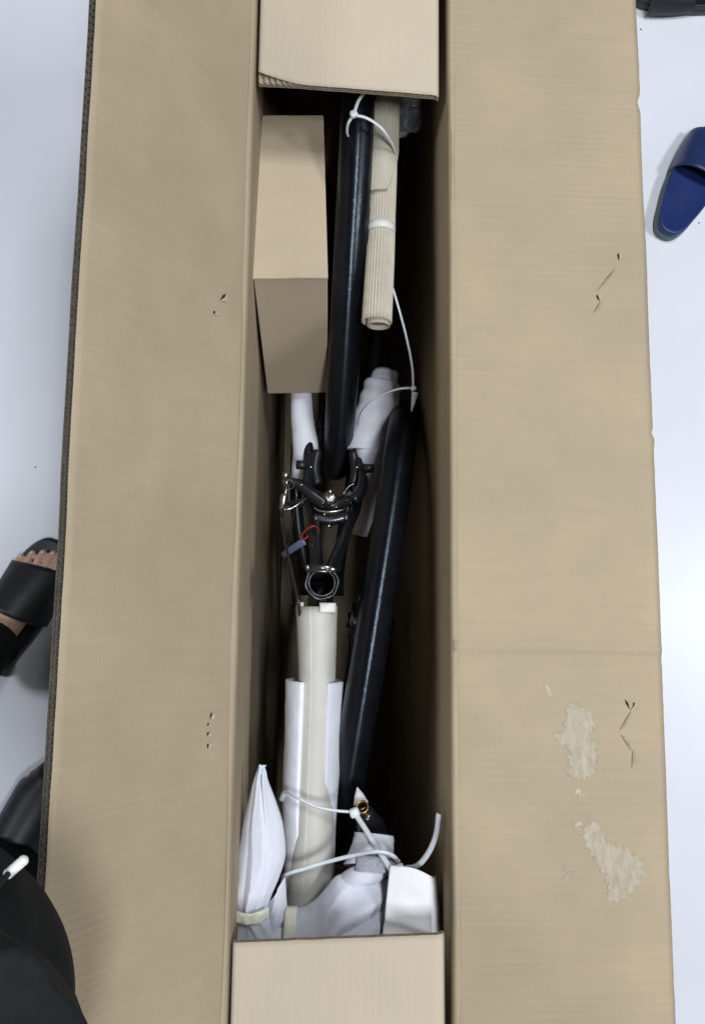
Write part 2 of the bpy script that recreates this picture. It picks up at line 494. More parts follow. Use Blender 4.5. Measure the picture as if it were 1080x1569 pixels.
ML = Matrix(((-ca, 0, sa, -0.1075), (0, -1, 0, 0), (sa, 0, ca, 0.753), (0, 0, 0, 1)))
def warp_left(u, v, k):
    return (0.0012 * (0.5 + 0.5 * nz(u * 34, v * 22, 3.0)) if k == 0 else 0.0) * max(0.0, min(1.0, u / 0.01)) + 0.0018 * nz(u * 6, v * 4, 2.0) + 0.0010 * nz(u * 14, v * 9, 5.0)
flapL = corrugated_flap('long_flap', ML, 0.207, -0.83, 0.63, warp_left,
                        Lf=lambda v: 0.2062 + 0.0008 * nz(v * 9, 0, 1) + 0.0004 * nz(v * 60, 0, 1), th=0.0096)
flapL['label'] = 'left long flap standing half raised, fluted cut edge showing'
BE = math.radians(1.0); cb, sb = math.cos(BE), math.sin(BE)
MR = Matrix(((cb, 0, sb, 0.1075), (0, 1, 0, 0), (-sb, 0, cb, 0.753), (0, 0, 0, 1)))
YC = (0.2095, -0.1329, 0.7530)[1]
YN = (0.3129, 0.4621, 0.7530)[1]
YF = (0.3134, 0.0886, 0.7530)[1]
def warp_right(u, v, k):
    c = math.exp(-((v - YC - 0.002 * math.sin(u * 20)) / 0.0050) ** 2)
    c2 = math.exp(-((v - YC + 0.012) / 0.006) ** 2)
    edge = max(0, (u - 0.196) / 0.014)
    return ((0.0012 * (0.5 + 0.5 * nz(u * 34, v * 22, 13.0)) if k == 0 else 0.0) * max(0.0, min(1.0, u / 0.01)) + 0.0017 * nz(u * 6, v * 4, 9.0) + 0.0011 * nz(u * 13, v * 9, 7.0) + 0.0019 * c - 0.0012 * c2
            - 0.0032 * edge * edge * (0.8 + 0.5 * nz(v * 8, 0, 4)))
def len_right(v):
    l = 0.2115 + 0.0010 * nz(v * 7, 1, 1) + 0.0005 * nz(v * 70, 1, 1)
    l -= 0.0032 * math.exp(-((v - YN) / 0.0075) ** 2)
    l -= 0.0022 * math.exp(-((v - YF) / 0.004) ** 2)
    l += 0.0016 * math.exp(-((v - YF + 0.008) / 0.006) ** 2)
    return l
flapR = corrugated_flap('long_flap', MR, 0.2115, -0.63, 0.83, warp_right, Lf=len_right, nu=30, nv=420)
flapR['label'] = 'right long flap lying flat with two torn grey patches'

# end flaps, folded inward, outer face up
MT = Matrix(((0, 1, 0, 0), (-1, 0, 0, 0.80), (0, 0, 1, 0.7485), (0, 0, 0, 1)))
LT = 0.80 - (-0.0060, 0.4700, 0.7485)[1]
XA, XB = (-0.1015, 0.4828, 0.7485)[0], (0.0963, 0.4730, 0.7485)[0]
def warp_top(u, v, k):
    r = -0.0028 * max(0, (v - (XB - 0.008)) / 0.008) ** 2 - 0.003 * (u / LT) ** 2
    if k == 0:
        d = (u - LT + 0.022) / 0.022 + (XA + 0.040 - v) / 0.040 - 1.0
        if d > 0: r += 0.0055 * min(d, 1.0) ** 1.3
    else:
        d = (u - LT + 0.03) / 0.03 + (XA + 0.05 - v) / 0.05 - 1.0
        if d > 0: r -= 0.0030 * min(d, 1.0) ** 1.5
    return r + 0.0007 * nz(u * 9, v * 9, 4.0)
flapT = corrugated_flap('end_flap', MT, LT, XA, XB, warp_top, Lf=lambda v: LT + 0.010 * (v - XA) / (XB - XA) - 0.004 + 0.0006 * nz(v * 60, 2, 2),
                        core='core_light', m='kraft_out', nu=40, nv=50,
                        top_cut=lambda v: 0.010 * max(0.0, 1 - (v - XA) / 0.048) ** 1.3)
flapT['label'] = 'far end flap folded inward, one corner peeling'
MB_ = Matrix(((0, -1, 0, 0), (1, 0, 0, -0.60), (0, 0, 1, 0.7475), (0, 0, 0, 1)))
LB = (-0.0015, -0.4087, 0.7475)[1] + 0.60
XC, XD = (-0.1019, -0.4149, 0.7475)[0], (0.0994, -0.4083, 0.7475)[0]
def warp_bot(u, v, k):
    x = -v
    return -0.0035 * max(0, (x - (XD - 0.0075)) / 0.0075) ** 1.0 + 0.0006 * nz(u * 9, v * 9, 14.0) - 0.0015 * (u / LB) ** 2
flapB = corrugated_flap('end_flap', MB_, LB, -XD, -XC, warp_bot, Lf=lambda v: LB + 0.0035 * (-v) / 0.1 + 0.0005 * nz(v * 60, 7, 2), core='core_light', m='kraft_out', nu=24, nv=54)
flapB['label'] = 'near end flap folded inward, smooth and pale'

# torn patches and staple tears on the long flaps
def ragged(pts, amp=0.0016, n=7, seed=0):
    p = [Vector(q) for q in pts]; out = []
    for i in range(len(p)):
        a, b, c, d = p[i - 1], p[i], p[(i + 1) % len(p)], p[(i + 2) % len(p)]
        for k in range(n):
            t = k / n
            v = 0.5 * ((2 * b) + (c - a) * t + (2 * a - 5 * b + 4 * c - d) * t * t + (3 * b - a - 3 * c + d) * t ** 3)
            out.append(v + Vector((amp * nz(v.x, v.y, seed, 300) + amp * 0.7 * nz(v.x, v.y, seed + 9, 900), amp * nz(v.y, v.x, seed + 4, 300) + amp * 0.7 * nz(v.y, v.x, seed + 5, 900), 0)))
    return out
def to_flap(p, mt): return mt.inverted() @ Vector(p)
def patch(parent, mt, pts, warp, name, m, seed, h=0.0005, amp=0.0022, cell=0.0011):
    """a scuffed area where the liner's top ply is torn off: small cells with a fibrous ragged outline."""
    lp = [to_flap(q, mt) for q in pts]
    poly = ragged([(q.x, q.y, 0) for q in lp], amp, 6, seed)
    x0, x1 = min(q.x for q in poly), max(q.x for q in poly); y0, y1 = min(q.y for q in poly), max(q.y for q in poly)
    def inside(x, y):
        r = False; j = len(poly) - 1
        for i in range(len(poly)):
            a, b = poly[i], poly[j]
            if (a.y > y) != (b.y > y) and x < (b.x - a.x) * (y - a.y) / (b.y - a.y) + a.x: r = not r
            j = i
        return r
    nx, ny = int((x1 - x0) / cell) + 1, int((y1 - y0) / cell) + 1
    V, F, ix = [], [], {}
    def vert(i, j):
        if (i, j) not in ix:
            x = x0 + i * cell + 0.35 * cell * nz(i, j, seed, 0.9); y = y0 + j * cell + 0.35 * cell * nz(j, i, seed + 3, 0.9)
            z = warp(x, y, 0) + 0.0002 + max(0, h * 0.5 + h * nz(x, y, seed, 210) + 0.5 * h * nz(x, y * 0.4, seed + 2, 700))
            ix[(i, j)] = len(V); V.append((x, y, z))
        return ix[(i, j)]
    for i in range(nx):
        for j in range(ny):
            x, y = x0 + (i + 0.5) * cell, y0 + (j + 0.5) * cell
            ok = inside(x + 0.0008 * nz(x, y, seed, 900), y)
            if ok and not all(inside(x + dx, y + dy) for dx, dy in ((0.0028, 0), (-0.0028, 0), (0, 0.0028), (0, -0.0028))):
                ok = nz(x, y, seed + 6, 240) < 0.16           # feathered rim
            if ok:
                F.append((vert(i, j), vert(i + 1, j), vert(i + 1, j + 1), vert(i, j + 1)))
    o = obj(name, (V, F), m, None); o.parent = parent
    return o
p1 = [(0.2233, -0.1863, 0.7530), (0.2362, -0.1887, 0.7530), (0.2457, -0.2000, 0.7530), (0.2477, -0.2200, 0.7530), (0.2510, -0.2418, 0.7530), (0.2422, -0.2573, 0.7530), (0.2260, -0.2598, 0.7530), (0.2185, -0.2512, 0.7530), (0.2221, -0.2339, 0.7530), (0.2062, -0.2203, 0.7530), (0.2155, -0.2108, 0.7530)]
p2 = [(0.2358, -0.3014, 0.7530), (0.2492, -0.3014, 0.7530), (0.2584, -0.3171, 0.7530), (0.2767, -0.3244, 0.7530), (0.2939, -0.3424, 0.7530), (0.2837, -0.3616, 0.7530), (0.2642, -0.3759, 0.7530), (0.2549, -0.3676, 0.7530), (0.2530, -0.3485, 0.7530), (0.2401, -0.3317, 0.7530), (0.2335, -0.3154, 0.7530)]
p3 = [(0.2125, -0.3425, 0.7530), (0.2201, -0.3413, 0.7530), (0.2212, -0.3485, 0.7530), (0.2148, -0.3521, 0.7530)]
for i, q in enumerate((p1, p2, p3)):
    patch(flapR, MR, q, warp_right, 'torn_patch', 'torn', 3.0 + i, amp=0.0034)
for i, q in enumerate(([(0.1982, -0.1700, 0.7530), (0.2034, -0.1712, 0.7530), (0.2058, -0.1801, 0.7530), (0.2006, -0.1789, 0.7530)],
                       [(0.2283, -0.2684, 0.7530), (0.2359, -0.2733, 0.7530), (0.2320, -0.2770, 0.7530), (0.2269, -0.2734, 0.7530)],
                       [(0.2250, -0.3002, 0.7530), (0.2326, -0.3014, 0.7530), (0.2312, -0.3075, 0.7530), (0.2254, -0.3063, 0.7530)])):
    patch(flapR, MR, q, warp_right, 'torn_patch', 'torn_edge', 13.0 + i, amp=0.0018, h=0.0004, cell=0.0008)

def staple_tear(parent, mt, a, b, warp, wid=0.0018, lip=0.004, m='hole_shade'):
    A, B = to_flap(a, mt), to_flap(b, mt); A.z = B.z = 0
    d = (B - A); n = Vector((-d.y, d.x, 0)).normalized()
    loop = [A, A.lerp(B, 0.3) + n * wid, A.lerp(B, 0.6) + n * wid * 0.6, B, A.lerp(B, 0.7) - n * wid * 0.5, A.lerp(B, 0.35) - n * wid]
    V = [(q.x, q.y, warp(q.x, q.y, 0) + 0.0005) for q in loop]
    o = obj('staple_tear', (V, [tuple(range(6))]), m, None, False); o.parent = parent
    # a lifted paper lip on one side
    LV = []
    for k in range(5):
        t = 0.05 + 0.9 * k / 4; q = A.lerp(B, t) + n * wid * 0.9 * math.sin(PI * t)
        q2 = q + n * lip * math.sin(PI * t) * (0.7 + 0.6 * random.random())
        LV += [(q.x, q.y, warp(q.x, q.y, 0) + 0.0002), (q2.x, q2.y, warp(q2.x, q2.y, 0) + 0.0016 * math.sin(PI * t) + 0.0003)]
    o2 = obj('paper_lip', (LV, [(2 * k, 2 * k + 1, 2 * k + 3, 2 * k + 2) for k in range(4)]), 'torn_edge', None, False)
    o2.parent = parent
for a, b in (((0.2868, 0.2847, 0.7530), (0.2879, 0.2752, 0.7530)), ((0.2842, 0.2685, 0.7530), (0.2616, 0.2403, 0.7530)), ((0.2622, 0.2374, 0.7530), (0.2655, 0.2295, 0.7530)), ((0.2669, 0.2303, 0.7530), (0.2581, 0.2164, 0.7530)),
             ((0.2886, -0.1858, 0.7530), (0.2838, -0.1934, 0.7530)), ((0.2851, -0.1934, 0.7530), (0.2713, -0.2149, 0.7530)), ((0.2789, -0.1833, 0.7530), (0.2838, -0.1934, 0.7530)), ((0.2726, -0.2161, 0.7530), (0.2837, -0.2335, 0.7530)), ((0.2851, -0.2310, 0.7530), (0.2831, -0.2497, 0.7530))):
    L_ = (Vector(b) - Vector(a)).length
    staple_tear(flapR, MR, a, b, warp_right, 0.0013 if L_ < 0.0125 else 0.0004, 0.0035 if L_ < 0.0125 else 0.0018, 'hole_shade' if L_ < 0.0125 else 'scratch')
# on the raised flap: given as (distance from the hinge, position along the box)
def left_point(u, y): return ML @ Vector((u, -y, 0))
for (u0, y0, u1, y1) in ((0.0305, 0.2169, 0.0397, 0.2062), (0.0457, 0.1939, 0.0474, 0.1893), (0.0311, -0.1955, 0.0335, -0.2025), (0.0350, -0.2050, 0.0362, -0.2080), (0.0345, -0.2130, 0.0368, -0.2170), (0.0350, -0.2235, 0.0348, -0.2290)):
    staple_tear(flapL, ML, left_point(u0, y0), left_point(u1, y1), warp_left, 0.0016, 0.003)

# ------------------------------------------------------------------ small accessory carton, pitched forward
ac = empty('accessory_carton', (-0.065, 0.36, 0.40), 'small plain brown closed carton wedged beside the rear tyre', 'carton')
fl_, fr_ = Vector((-0.1071, 0.2724, 0.6900)), Vector((-0.0219, 0.2755, 0.6900))
wv = (fr_ - fl_); wv.z = 0; wl = wv.length - 0.002; wx = wv.normalized()
pit = math.radians(17.0)
yd = Vector((-wx.y, wx.x, 0)); dd = (yd * math.cos(pit) + Vector((0, 0, -math.sin(pit)))).normalized()
ud = wx.cross(dd).normalized()
DL, HL = 0.258, 0.236
MA = Matrix(((wx.x, dd.x, ud.x, 0), (wx.y, dd.y, ud.y, 0), (wx.z, dd.z, ud.z, 0), (0, 0, 0, 1)))
org = fl_ + wx * (wl / 2) + Vector((0.001, 0, 0))
def acbox(c, size, bev=0.0012): return bevel_box(size, bev, Matrix.Translation(org) @ MA @ Matrix.Translation(c))
obj('carton_body', acbox((0, DL / 2, -HL / 2 - 0.0016), (wl, DL, HL)), 'kraft_small', ac, False)
def lidfn(u, v):
    x = -wl / 2 - 0.0006 + (wl + 0.0012) * u; y = -0.0012 + (DL + 0.001) * v
    z = 0.0022 + 0.0007 * nz(x * 30, y * 30, 0) + 0.0012 * math.exp(-(y / 0.006) ** 2) * (0.4 + nz(x * 60, 0, 3))
    return Matrix.Translation(org) @ MA @ Vector((x, y, z - 0.0016))
obj('top_flap', sheet(lidfn, 16, 24, 0.0022), 'kraft_small', ac, False)

# ------------------------------------------------------------------ wheels
def wheel_basis(c, az, ti):
    a = Vector((math.sin(az), math.cos(az), 0)); up = Vector((math.cos(az) * math.sin(ti), -math.sin(az) * math.sin(ti), math.cos(ti)))
    n = a.cross(up)
    return Matrix(((n.x, a.x, up.x, c[0]), (n.y, a.y, up.y, c[1]), (n.z, a.z, up.z, c[2]), (0, 0, 0, 1)))
def ring_mesh(prof, seg, fn=None):
    V, F = [], []; n = len(prof)
    for i in range(seg):
        a = 2 * PI * i / seg
        for k, (x, r) in enumerate(prof):
            rr = r + (fn(a, k) if fn else 0)
            V.append((x, rr * math.sin(a), rr * math.cos(a)))
    for i in range(seg):
        for k in range(n):
            F.append((i * n + k, i * n + (k + 1) % n, ((i + 1) % seg) * n + (k + 1) % n, ((i + 1) % seg) * n + k))
    return V, F
RM = 0.325
def tyre_prof(r=0.0205, n=26):
    out = []
    for k in range(n):
        t = 2 * PI * k / n; x = r * math.sin(t); y = r * math.cos(t)
        if y < -0.008: y = -0.008 - (y + 0.008) * 0.1
        g = -0.0009 if (k in (2, n - 2)) else 0.0          # tread grooves
        out.append((x * (1 + g * 20), RM + y * 0.97 + g))
    return out[::-1]
SH = {}
def sub(name, key, builder, m, parent, mtx, smooth=True):
    if key not in SH:
        me = bpy.data.meshes.new(name); V, F = builder(); me.from_pydata([tuple(v) for v in V], [], F); me.update()
        me.materials.append(M[m])
        if smooth: me.polygons.foreach_set('use_smooth', [True] * len(me.polygons))
        SH[key] = me
    o = bpy.data.objects.new(name, SH[key]); COL.objects.link(o)
    o.parent = parent; o.matrix_basis = mtx
    return o
def spoke_matrix(i, n):
    s = 1 if i % 2 else -1
    a = 2 * PI * i / n; a2 = a + (0.55 if (i // 2) % 2 else -0.55)
    h = Vector((s * 0.028, 0.022 * math.sin(a2), 0.022 * math.cos(a2))); r = Vector((0, 0.304 * math.sin(a), 0.304 * math.cos(a)))
    d = r - h; q = d.to_track_quat('Z', 'Y').to_matrix().to_4x4()
    return Matrix.Translation(h) @ q @ Matrix.Diagonal((1, 1, d.length, 1))
def build_wheel_parts(parent, spin=0.0, n=28):
    I = Matrix.Identity(4)
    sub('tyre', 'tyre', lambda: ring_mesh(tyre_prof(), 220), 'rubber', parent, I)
    sub('rim', 'rim', lambda: ring_mesh([(-0.0125, 0.318), (-0.0118, 0.302), (-0.007, 0.297), (0.007, 0.297), (0.0118, 0.302), (0.0125, 0.318), (0.009, 0.311), (-0.009, 0.311)], 120), 'black_paint', parent, I)
    sub('hub', 'hub', lambda: join(tube([(-0.036, 0, 0), (0.036, 0, 0)], 0.012, 18, 2), tube([(-0.031, 0, 0), (-0.027, 0, 0)], 0.027, 22, 1), tube([(0.027, 0, 0), (0.031, 0, 0)], 0.027, 22, 1)), 'black_plastic', parent, I, False)
    for i in range(n):
        sub('spoke', 'spoke', lambda: tube([(0, 0, 0), (0, 0, 1)], 0.001, 6, 1), 'alloy', parent, spoke_matrix(i, n))

fw = empty('bicycle_wheel', (0, 0, 0), 'loose black front wheel standing beside the padded frame tube', 'wheel')
fw.matrix_basis = wheel_basis((0.0508, -0.1126, 0.30), 0.1497, -0.0431)
build_wheel_parts(fw)

# ------------------------------------------------------------------ the bicycle
bike = empty('bicycle', (-0.02, 0.1, FZ + 0.01), 'black bicycle frame with its rear wheel and caliper brake, standing in the carton', 'bicycle')
rw = obj('rear_wheel', tube([(-0.06, 0, 0), (0.06, 0, 0)], 0.0048, 10, 1), 'alloy', None)
rw.parent = bike; rw.matrix_parent_inverse = Matrix.Translation(bike.location).inverted()
rw.matrix_basis = wheel_basis((0.0063, 0.454, 0.335), 0.0359, 0.0078)
build_wheel_parts(rw, 0.1)
sub('sprocket_stack', 'cass', lambda: join(*[ring_mesh([(-0.022 - 0.0045 * k - 0.0016, 0.05 - 0.005 * k), (-0.022 - 0.0045 * k, 0.05 - 0.005 * k), (-0.022 - 0.0045 * k, 0.012), (-0.022 - 0.0045 * k - 0.0016, 0.012)], 40,
    lambda a, q: (0.002 * math.sin(a * 20) if q < 2 else 0)) for k in range(5)]), 'alloy', rw, Matrix.Identity(4), False)

st = Vector((-0.0238, -0.0675, 0.6620)); axv = Vector((-0.0217, -0.1092, 1.569)) - st; axv.normalize()
bb = st - axv * 0.44
seat = obj('seat_tube', hollow([bb, st.lerp(bb, 0.5), st - axv * 0.004], 0.0163, 0.0136, 32, 6), 'black_paint', bike)
obj('rim_edge', hollow([st - axv * 0.001, st + axv * 0.0006], 0.0150, 0.0134, 36, 2), 'black_paint', seat)
cl = obj('seat_clamp', hollow([st - axv * 0.018, st - axv * 0.001], 0.0192, 0.0164, 36, 3, wob=lambda t, th: 0.0006 * math.sin(6 * th)), 'black_paint', bike)
cx = Vector((-0.0255, -0.0501, 0.6620))
obj('clamp_ear', bevel_box((0.030, 0.010, 0.016), 0.002, Matrix.Translation(cx + Vector((-0.001, -0.002, -0.008)))), 'black_paint', cl)
obj('bolt', tube([Vector((-0.0161, -0.0516, 0.6640)), Vector((-0.0088, -0.0528, 0.6620))], [0.0030, 0.0030], 10, 1), 'chrome', cl)
obj('bolt', tube([Vector((-0.0262, -0.0510, 0.6640)), Vector((-0.0212, -0.0517, 0.6640))], 0.0016, 8, 1), 'chrome', cl)
obj('bolt', tube([Vector((-0.0401, -0.0482, 0.6620)), Vector((-0.0393, -0.0538, 0.6600))], 0.0022, 8, 1), 'chrome', cl)
AXL = Vector((-0.058, 0.452, 0.335)); AXR = Vector((0.070, 0.456, 0.335))
for side, pts in (('L', [(-0.0288, -0.0547, 0.6000), (-0.0321, -0.0197, 0.5550), (-0.0358, 0.0197, 0.5000), (-0.0434, 0.0714, 0.4600)]), ('R', [(-0.0148, -0.0545, 0.6000), (-0.0036, -0.0234, 0.5550), (0.0099, 0.0160, 0.5000), (0.0249, 0.0689, 0.4600)])):
    e = AXL if side == 'L' else AXR
    q = [Vector(k) for k in pts]; q.append(q[-1].lerp(e, 0.5)); q.append(e)
    obj('seat_stay', tube(q, [0.0085, 0.008, 0.0075, 0.0075, 0.007, 0.0065], 14, 8), 'black_paint', bike)
for e, s in ((AXL, -1), (AXR, 1)):
    obj('chain_stay', tube([bb + Vector((s * 0.025, 0.01, 0.0)), (bb + Vector((s * 0.045, 0.16, 0.02))), e], [0.011, 0.010, 0.008], 14, 8), 'black_paint', bike)
obj('bottom_bracket', hollow([bb + Vector((-0.036, 0, 0)), bb + Vector((0.036, 0, 0))], 0.021, 0.017, 28, 3), 'black_paint', bike)
tt0 = st - axv * 0.07; tt1 = Vector((-0.0357, -0.4933, 0.5750))
obj('top_tube', tube([tt0, (-0.0280, -0.1464, 0.5940), (-0.0286, -0.2957, 0.5900), tt1], 0.0150, 20, 6), 'black_paint', bike)
obj('down_tube', tube([bb, Vector((tt1.x, tt1.y + 0.02, 0.46))], 0.019, 20, 6), 'black_paint', bike)
obj('head_tube', tube([tt1 + Vector((0, 0.012, -0.20)), tt1 + Vector((0, -0.012, 0.045))], 0.020, 20, 4), 'black_paint', bike)

# caliper brake round the rear tyre
br = obj('caliper_brake', tube([(-0.0393, 0.0594, 0.4850), (-0.0268, 0.0470, 0.4920), (-0.0129, 0.0442, 0.4950), (0.0019, 0.0475, 0.4920), (0.0204, 0.0604, 0.4850)], [0.007, 0.009, 0.0105, 0.009, 0.007], 14, 8), 'black_paint', bike)
obj('brake_arm', tube([(0.0156, 0.0483, 0.5000), (0.0261, 0.0656, 0.4920), (0.0283, 0.0873, 0.4800), (0.0231, 0.1117, 0.4700)], [0.0085, 0.0080, 0.0055, 0.0042], 12, 8), 'black_paint', br)
obj('brake_arm', tube([(-0.0216, 0.0437, 0.5040), (-0.0390, 0.0564, 0.5040), (-0.0564, 0.0692, 0.5040), (-0.0711, 0.0739, 0.5060)], [0.0095, 0.0090, 0.0070, 0.0045], 14, 8), 'black_paint', br)
obj('brake_arm', tube([(-0.0426, 0.0538, 0.4920), (-0.0466, 0.0761, 0.4850), (-0.0454, 0.0982, 0.4770), (-0.0423, 0.1187, 0.4700)], [0.0080, 0.0062, 0.0050, 0.0042], 12, 8), 'black_paint', br)
obj('brake_arm', tube([(-0.0492, 0.0458, 0.4980), (-0.0614, 0.0459, 0.4960), (-0.0718, 0.0443, 0.4940)], [0.0050, 0.0035, 0.0028], 10, 6), 'black_paint', br)
for pts in ([(-0.0318, 0.0762, 0.4650), (-0.0367, 0.0989, 0.4600), (-0.0327, 0.1246, 0.4600)], [(0.0165, 0.0770, 0.4650), (0.0201, 0.0999, 0.4600), (0.0153, 0.1237, 0.4600)]):
    obj('brake_pad', tube(pts, [0.0062, 0.0078, 0.0060], 12, 6), 'black_plastic', br)
for c, dx in (((-0.0506, 0.0990, 0.4820), -1), ((0.0325, 0.0960, 0.4820), 1)):
    c = Vector(c)
    obj('pad_washer', hollow([c + Vector((-dx * 0.004, 0, 0.0)), c + Vector((dx * 0.010, 0, 0.003))], 0.0062, 0.0042, 20, 2), 'black_plastic', br)
    nu = obj('pad_nut', tube([c + Vector((-dx * 0.004, 0, 0)), c + Vector((dx * 0.006, 0, 0.003))], 0.0040, 6, 1), 'chrome', br, False)
c = Vector((-0.0149, 0.0513, 0.5120))
obj('washer', tube([c + Vector((0, 0, -0.006)), c], [0.0100, 0.0088], 22, 1), 'bronze', br)
obj('centre_nut', tube([c + Vector((0, -0.001, -0.001)), c + Vector((0, -0.001, 0.006))], 0.0058, 6, 1), 'chrome', br, False)
obj('centre_bolt', join(tube([c + Vector((0, 0.001, 0.005)), c + Vector((0, 0.004, 0.016))], 0.0032, 12, 2), ball(c + Vector((0, 0.0045, 0.017)), 0.0034)), 'chrome', br)
obj('return_spring', tube([(-0.0352, 0.0381, 0.5050), (-0.0283, 0.0335, 0.5080), (-0.0146, 0.0325, 0.5100), (-0.0009, 0.0348, 0.5080), (0.0060, 0.0379, 0.5050)], 0.0014, 8, 8), 'chrome', br)
obj('bridge', tube([(-0.0368, 0.0266, 0.5000), (-0.0143, 0.0226, 0.5000), (0.0097, 0.0282, 0.5000)], 0.0072, 12, 6), 'black_paint', bike)
for q in ((-0.0333, 0.0243, 0.5050), (0.0062, 0.0258, 0.5050)):
    obj('cap', ball(q, (0.0042, 0.0050, 0.0035)), 'alloy', bike)
obj('bolt', ball((-0.0160, 0.0139, 0.5070), (0.0034, 0.0026, 0.003)), 'chrome', br)
c = Vector((-0.0735, 0.0780, 0.5120))
obj('anchor_bolt', join(tube([c + Vector((0, 0, -0.012)), c + Vector((0, 0, 0.001))], 0.0040, 10, 1), ball(c + Vector((0, 0.001, 0.003)), (0.0046, 0.0046, 0.0040)), tube([c + Vector((0.001, -0.006, -0.006)), c + Vector((0.001, -0.006, -0.0045))], 0.0062, 18, 1)), 'chrome', br)
obj('anchor_washer', hollow([c + Vector((0.004, -0.010, -0.004)), c + Vector((0.004, -0.0105, -0.0028))], 0.0070, 0.0058, 20, 1), 'alloy', br)
obj('barrel_adjuster', tube([(-0.0737, 0.0541, 0.5150), (-0.0752, 0.0489, 0.5150), (-0.0760, 0.0413, 0.5140), (-0.0785, 0.0347, 0.5120)], [0.0042, 0.0056, 0.0046, 0.0036], 12, 4), 'chrome', br)
obj('cable_stop', tube([(-0.0715, 0.0659, 0.5120), (-0.0736, 0.0533, 0.5150)], 0.0018, 8, 2), 'chrome', br)
obj('link_wire', tube([(-0.0767, 0.0339, 0.5120), (-0.0657, 0.0358, 0.5120), (-0.0557, 0.0422, 0.5100), (-0.0457, 0.0509, 0.5050)], 0.0011, 8, 8), 'chrome', br)
for q in ((-0.0417, 0.0959, 0.4850), (0.0242, 0.0674, 0.4970), (-0.0527, 0.0671, 0.5120), (0.0210, 0.0976, 0.4820), (-0.0069, 0.0397, 0.5030), (-0.0222, 0.0294, 0.5070)):
    obj('small_bolt', ball(q, (0.0019, 0.0019, 0.0016)), 'chrome', br)
obj('arm_plate', bevel_box((0.012, 0.016, 0.004), 0.0012, Matrix.Translation((0.0113, 0.0544, 0.4940)) @ Matrix.Rotation(0.6, 4, 'Z')), 'black_plastic', br)
obj('arm_plate', bevel_box((0.012, 0.014, 0.004), 0.0012, Matrix.Translation((-0.0320, 0.0513, 0.4980)) @ Matrix.Rotation(-0.5, 4, 'Z')), 'black_plastic', br)
obj('spring_end', tube([(0.0026, 0.0585, 0.4950), (0.0095, 0.0688, 0.4920), (0.0174, 0.0737, 0.4900)], 0.0012, 8, 6), 'chrome', br)
obj('shift_cable', tube([(-0.0634, 0.0494, 0.4400), (-0.0680, 0.0061, 0.4600), (-0.0688, -0.0410, 0.5000), (-0.0627, -0.0921, 0.5200)], 0.0018, 8, 8), 'cable', bike)
obj('brake_cable', tube([(-0.0784, 0.0338, 0.5120), (-0.0779, 0.0190, 0.5000), (-0.0716, -0.0097, 0.5300), (-0.0616, -0.0457, 0.5750), (-0.0514, -0.0826, 0.6250), (-0.0469, -0.1161, 0.6000)], 0.0020, 10, 10), 'cable', bike)
chv = [Vector((-0.0312, 0.2370, 0.3600)).lerp(Vector((-0.0318, 0.1500, 0.3400)), k / 17) for k in range(18)]
obj('chain', join(*[bevel_box((0.004 if k % 2 else 0.0065, 0.0085, 0.006), 0.0012, Matrix.Translation(q)) for k, q in enumerate(chv)]), 'alloy', bike, False)

# ------------------------------------------------------------------ wire tie and tag on the left stay
t = obj('wire_tie', tube([(-0.0285, 0.0055, 0.5350), (-0.0343, 0.0093, 0.5450), (-0.0417, 0.0067, 0.5450), (-0.0474, 0.0022, 0.5400), (-0.0499, -0.0032, 0.5350), (-0.0475, -0.0060, 0.5300), (-0.0418, -0.0017, 0.5300)], 0.0012, 8, 8), 'red')
tag(t, 'red wire tie twisted round the thin black left stay below the brake', 'wire tie')
a, b = Vector((-0.0466, -0.0085, 0.5300)), Vector((-0.0763, -0.0265, 0.5100))
dv = (b - a).normalized(); sv = Vector((dv.y, -dv.x, 0)).normalized()
t = obj('hang_tag', sheet(lambda u, v: a.lerp(b, u) + sv * (v - 0.5) * (0.0095 - 0.002 * u) + Vector((0, 0, 0.003 * math.sin(PI * u))), 10, 4, 0.0006), 'tag_blue')
tag(t, 'narrow bluish tag hanging from the red wire tie', 'tag')

# ------------------------------------------------------------------ foam padding
def roll(name, vf, m, label, cat='foam sleeve', group=None): return tag(obj(name, vf, m), label, cat, group)
wobf = lambda t, th: 0.0006 * nz(t * 6, th * 2, 1.0) + 0.0004 * nz(t * 20, th * 4, 2.0)
# the cream sheet rolled round the top tube
cr = empty('foam_wrap', (-0.0285, -0.2605, 0.5800), 'cream foam sheet rolled round the top tube below the seat tube ring', 'foam wrap')
cpts = [(-0.0289, -0.0923, 0.6000), (-0.0276, -0.1726, 0.5980), (-0.0285, -0.2949, 0.5940), (-0.0320, -0.4395, 0.5880)]
obj('sheet', hollow(cpts, [0.0245, 0.0212, 0.0225, 0.0265], [0.0215, 0.0185, 0.02, 0.0238], 40, 14, wob=wobf), 'foam_cream', cr)
obj('sheet_overlap', hollow([Vector(q) + Vector((0, 0, 0.0006)) for q in cpts], [0.0252, 0.0219, 0.0232, 0.0272], [0.0244, 0.0211, 0.0224, 0.0264], 20, 14, 0.28, 1.75), 'foam_cream', cr)
q = Vector((-0.0167, -0.0926, 0.6220))
obj('tape', sheet(lambda u, v: q + Vector((0.0095 * (u - 0.5) * 2, 0.004 - 0.011 * v, 0.0038 - 0.006 * u * u)), 8, 4, 0.0005), 'tape_white', cr)
q2 = Vector((-0.0486, -0.0920, 0.6120))
obj('tape', sheet(lambda u, v: q2 + Vector((0.004 * (u - 0.5) * 2, 0.004 - 0.009 * v, 0.005 - 0.006 * (1 - u) ** 2)), 6, 4, 0.0005), 'tape_white', cr)
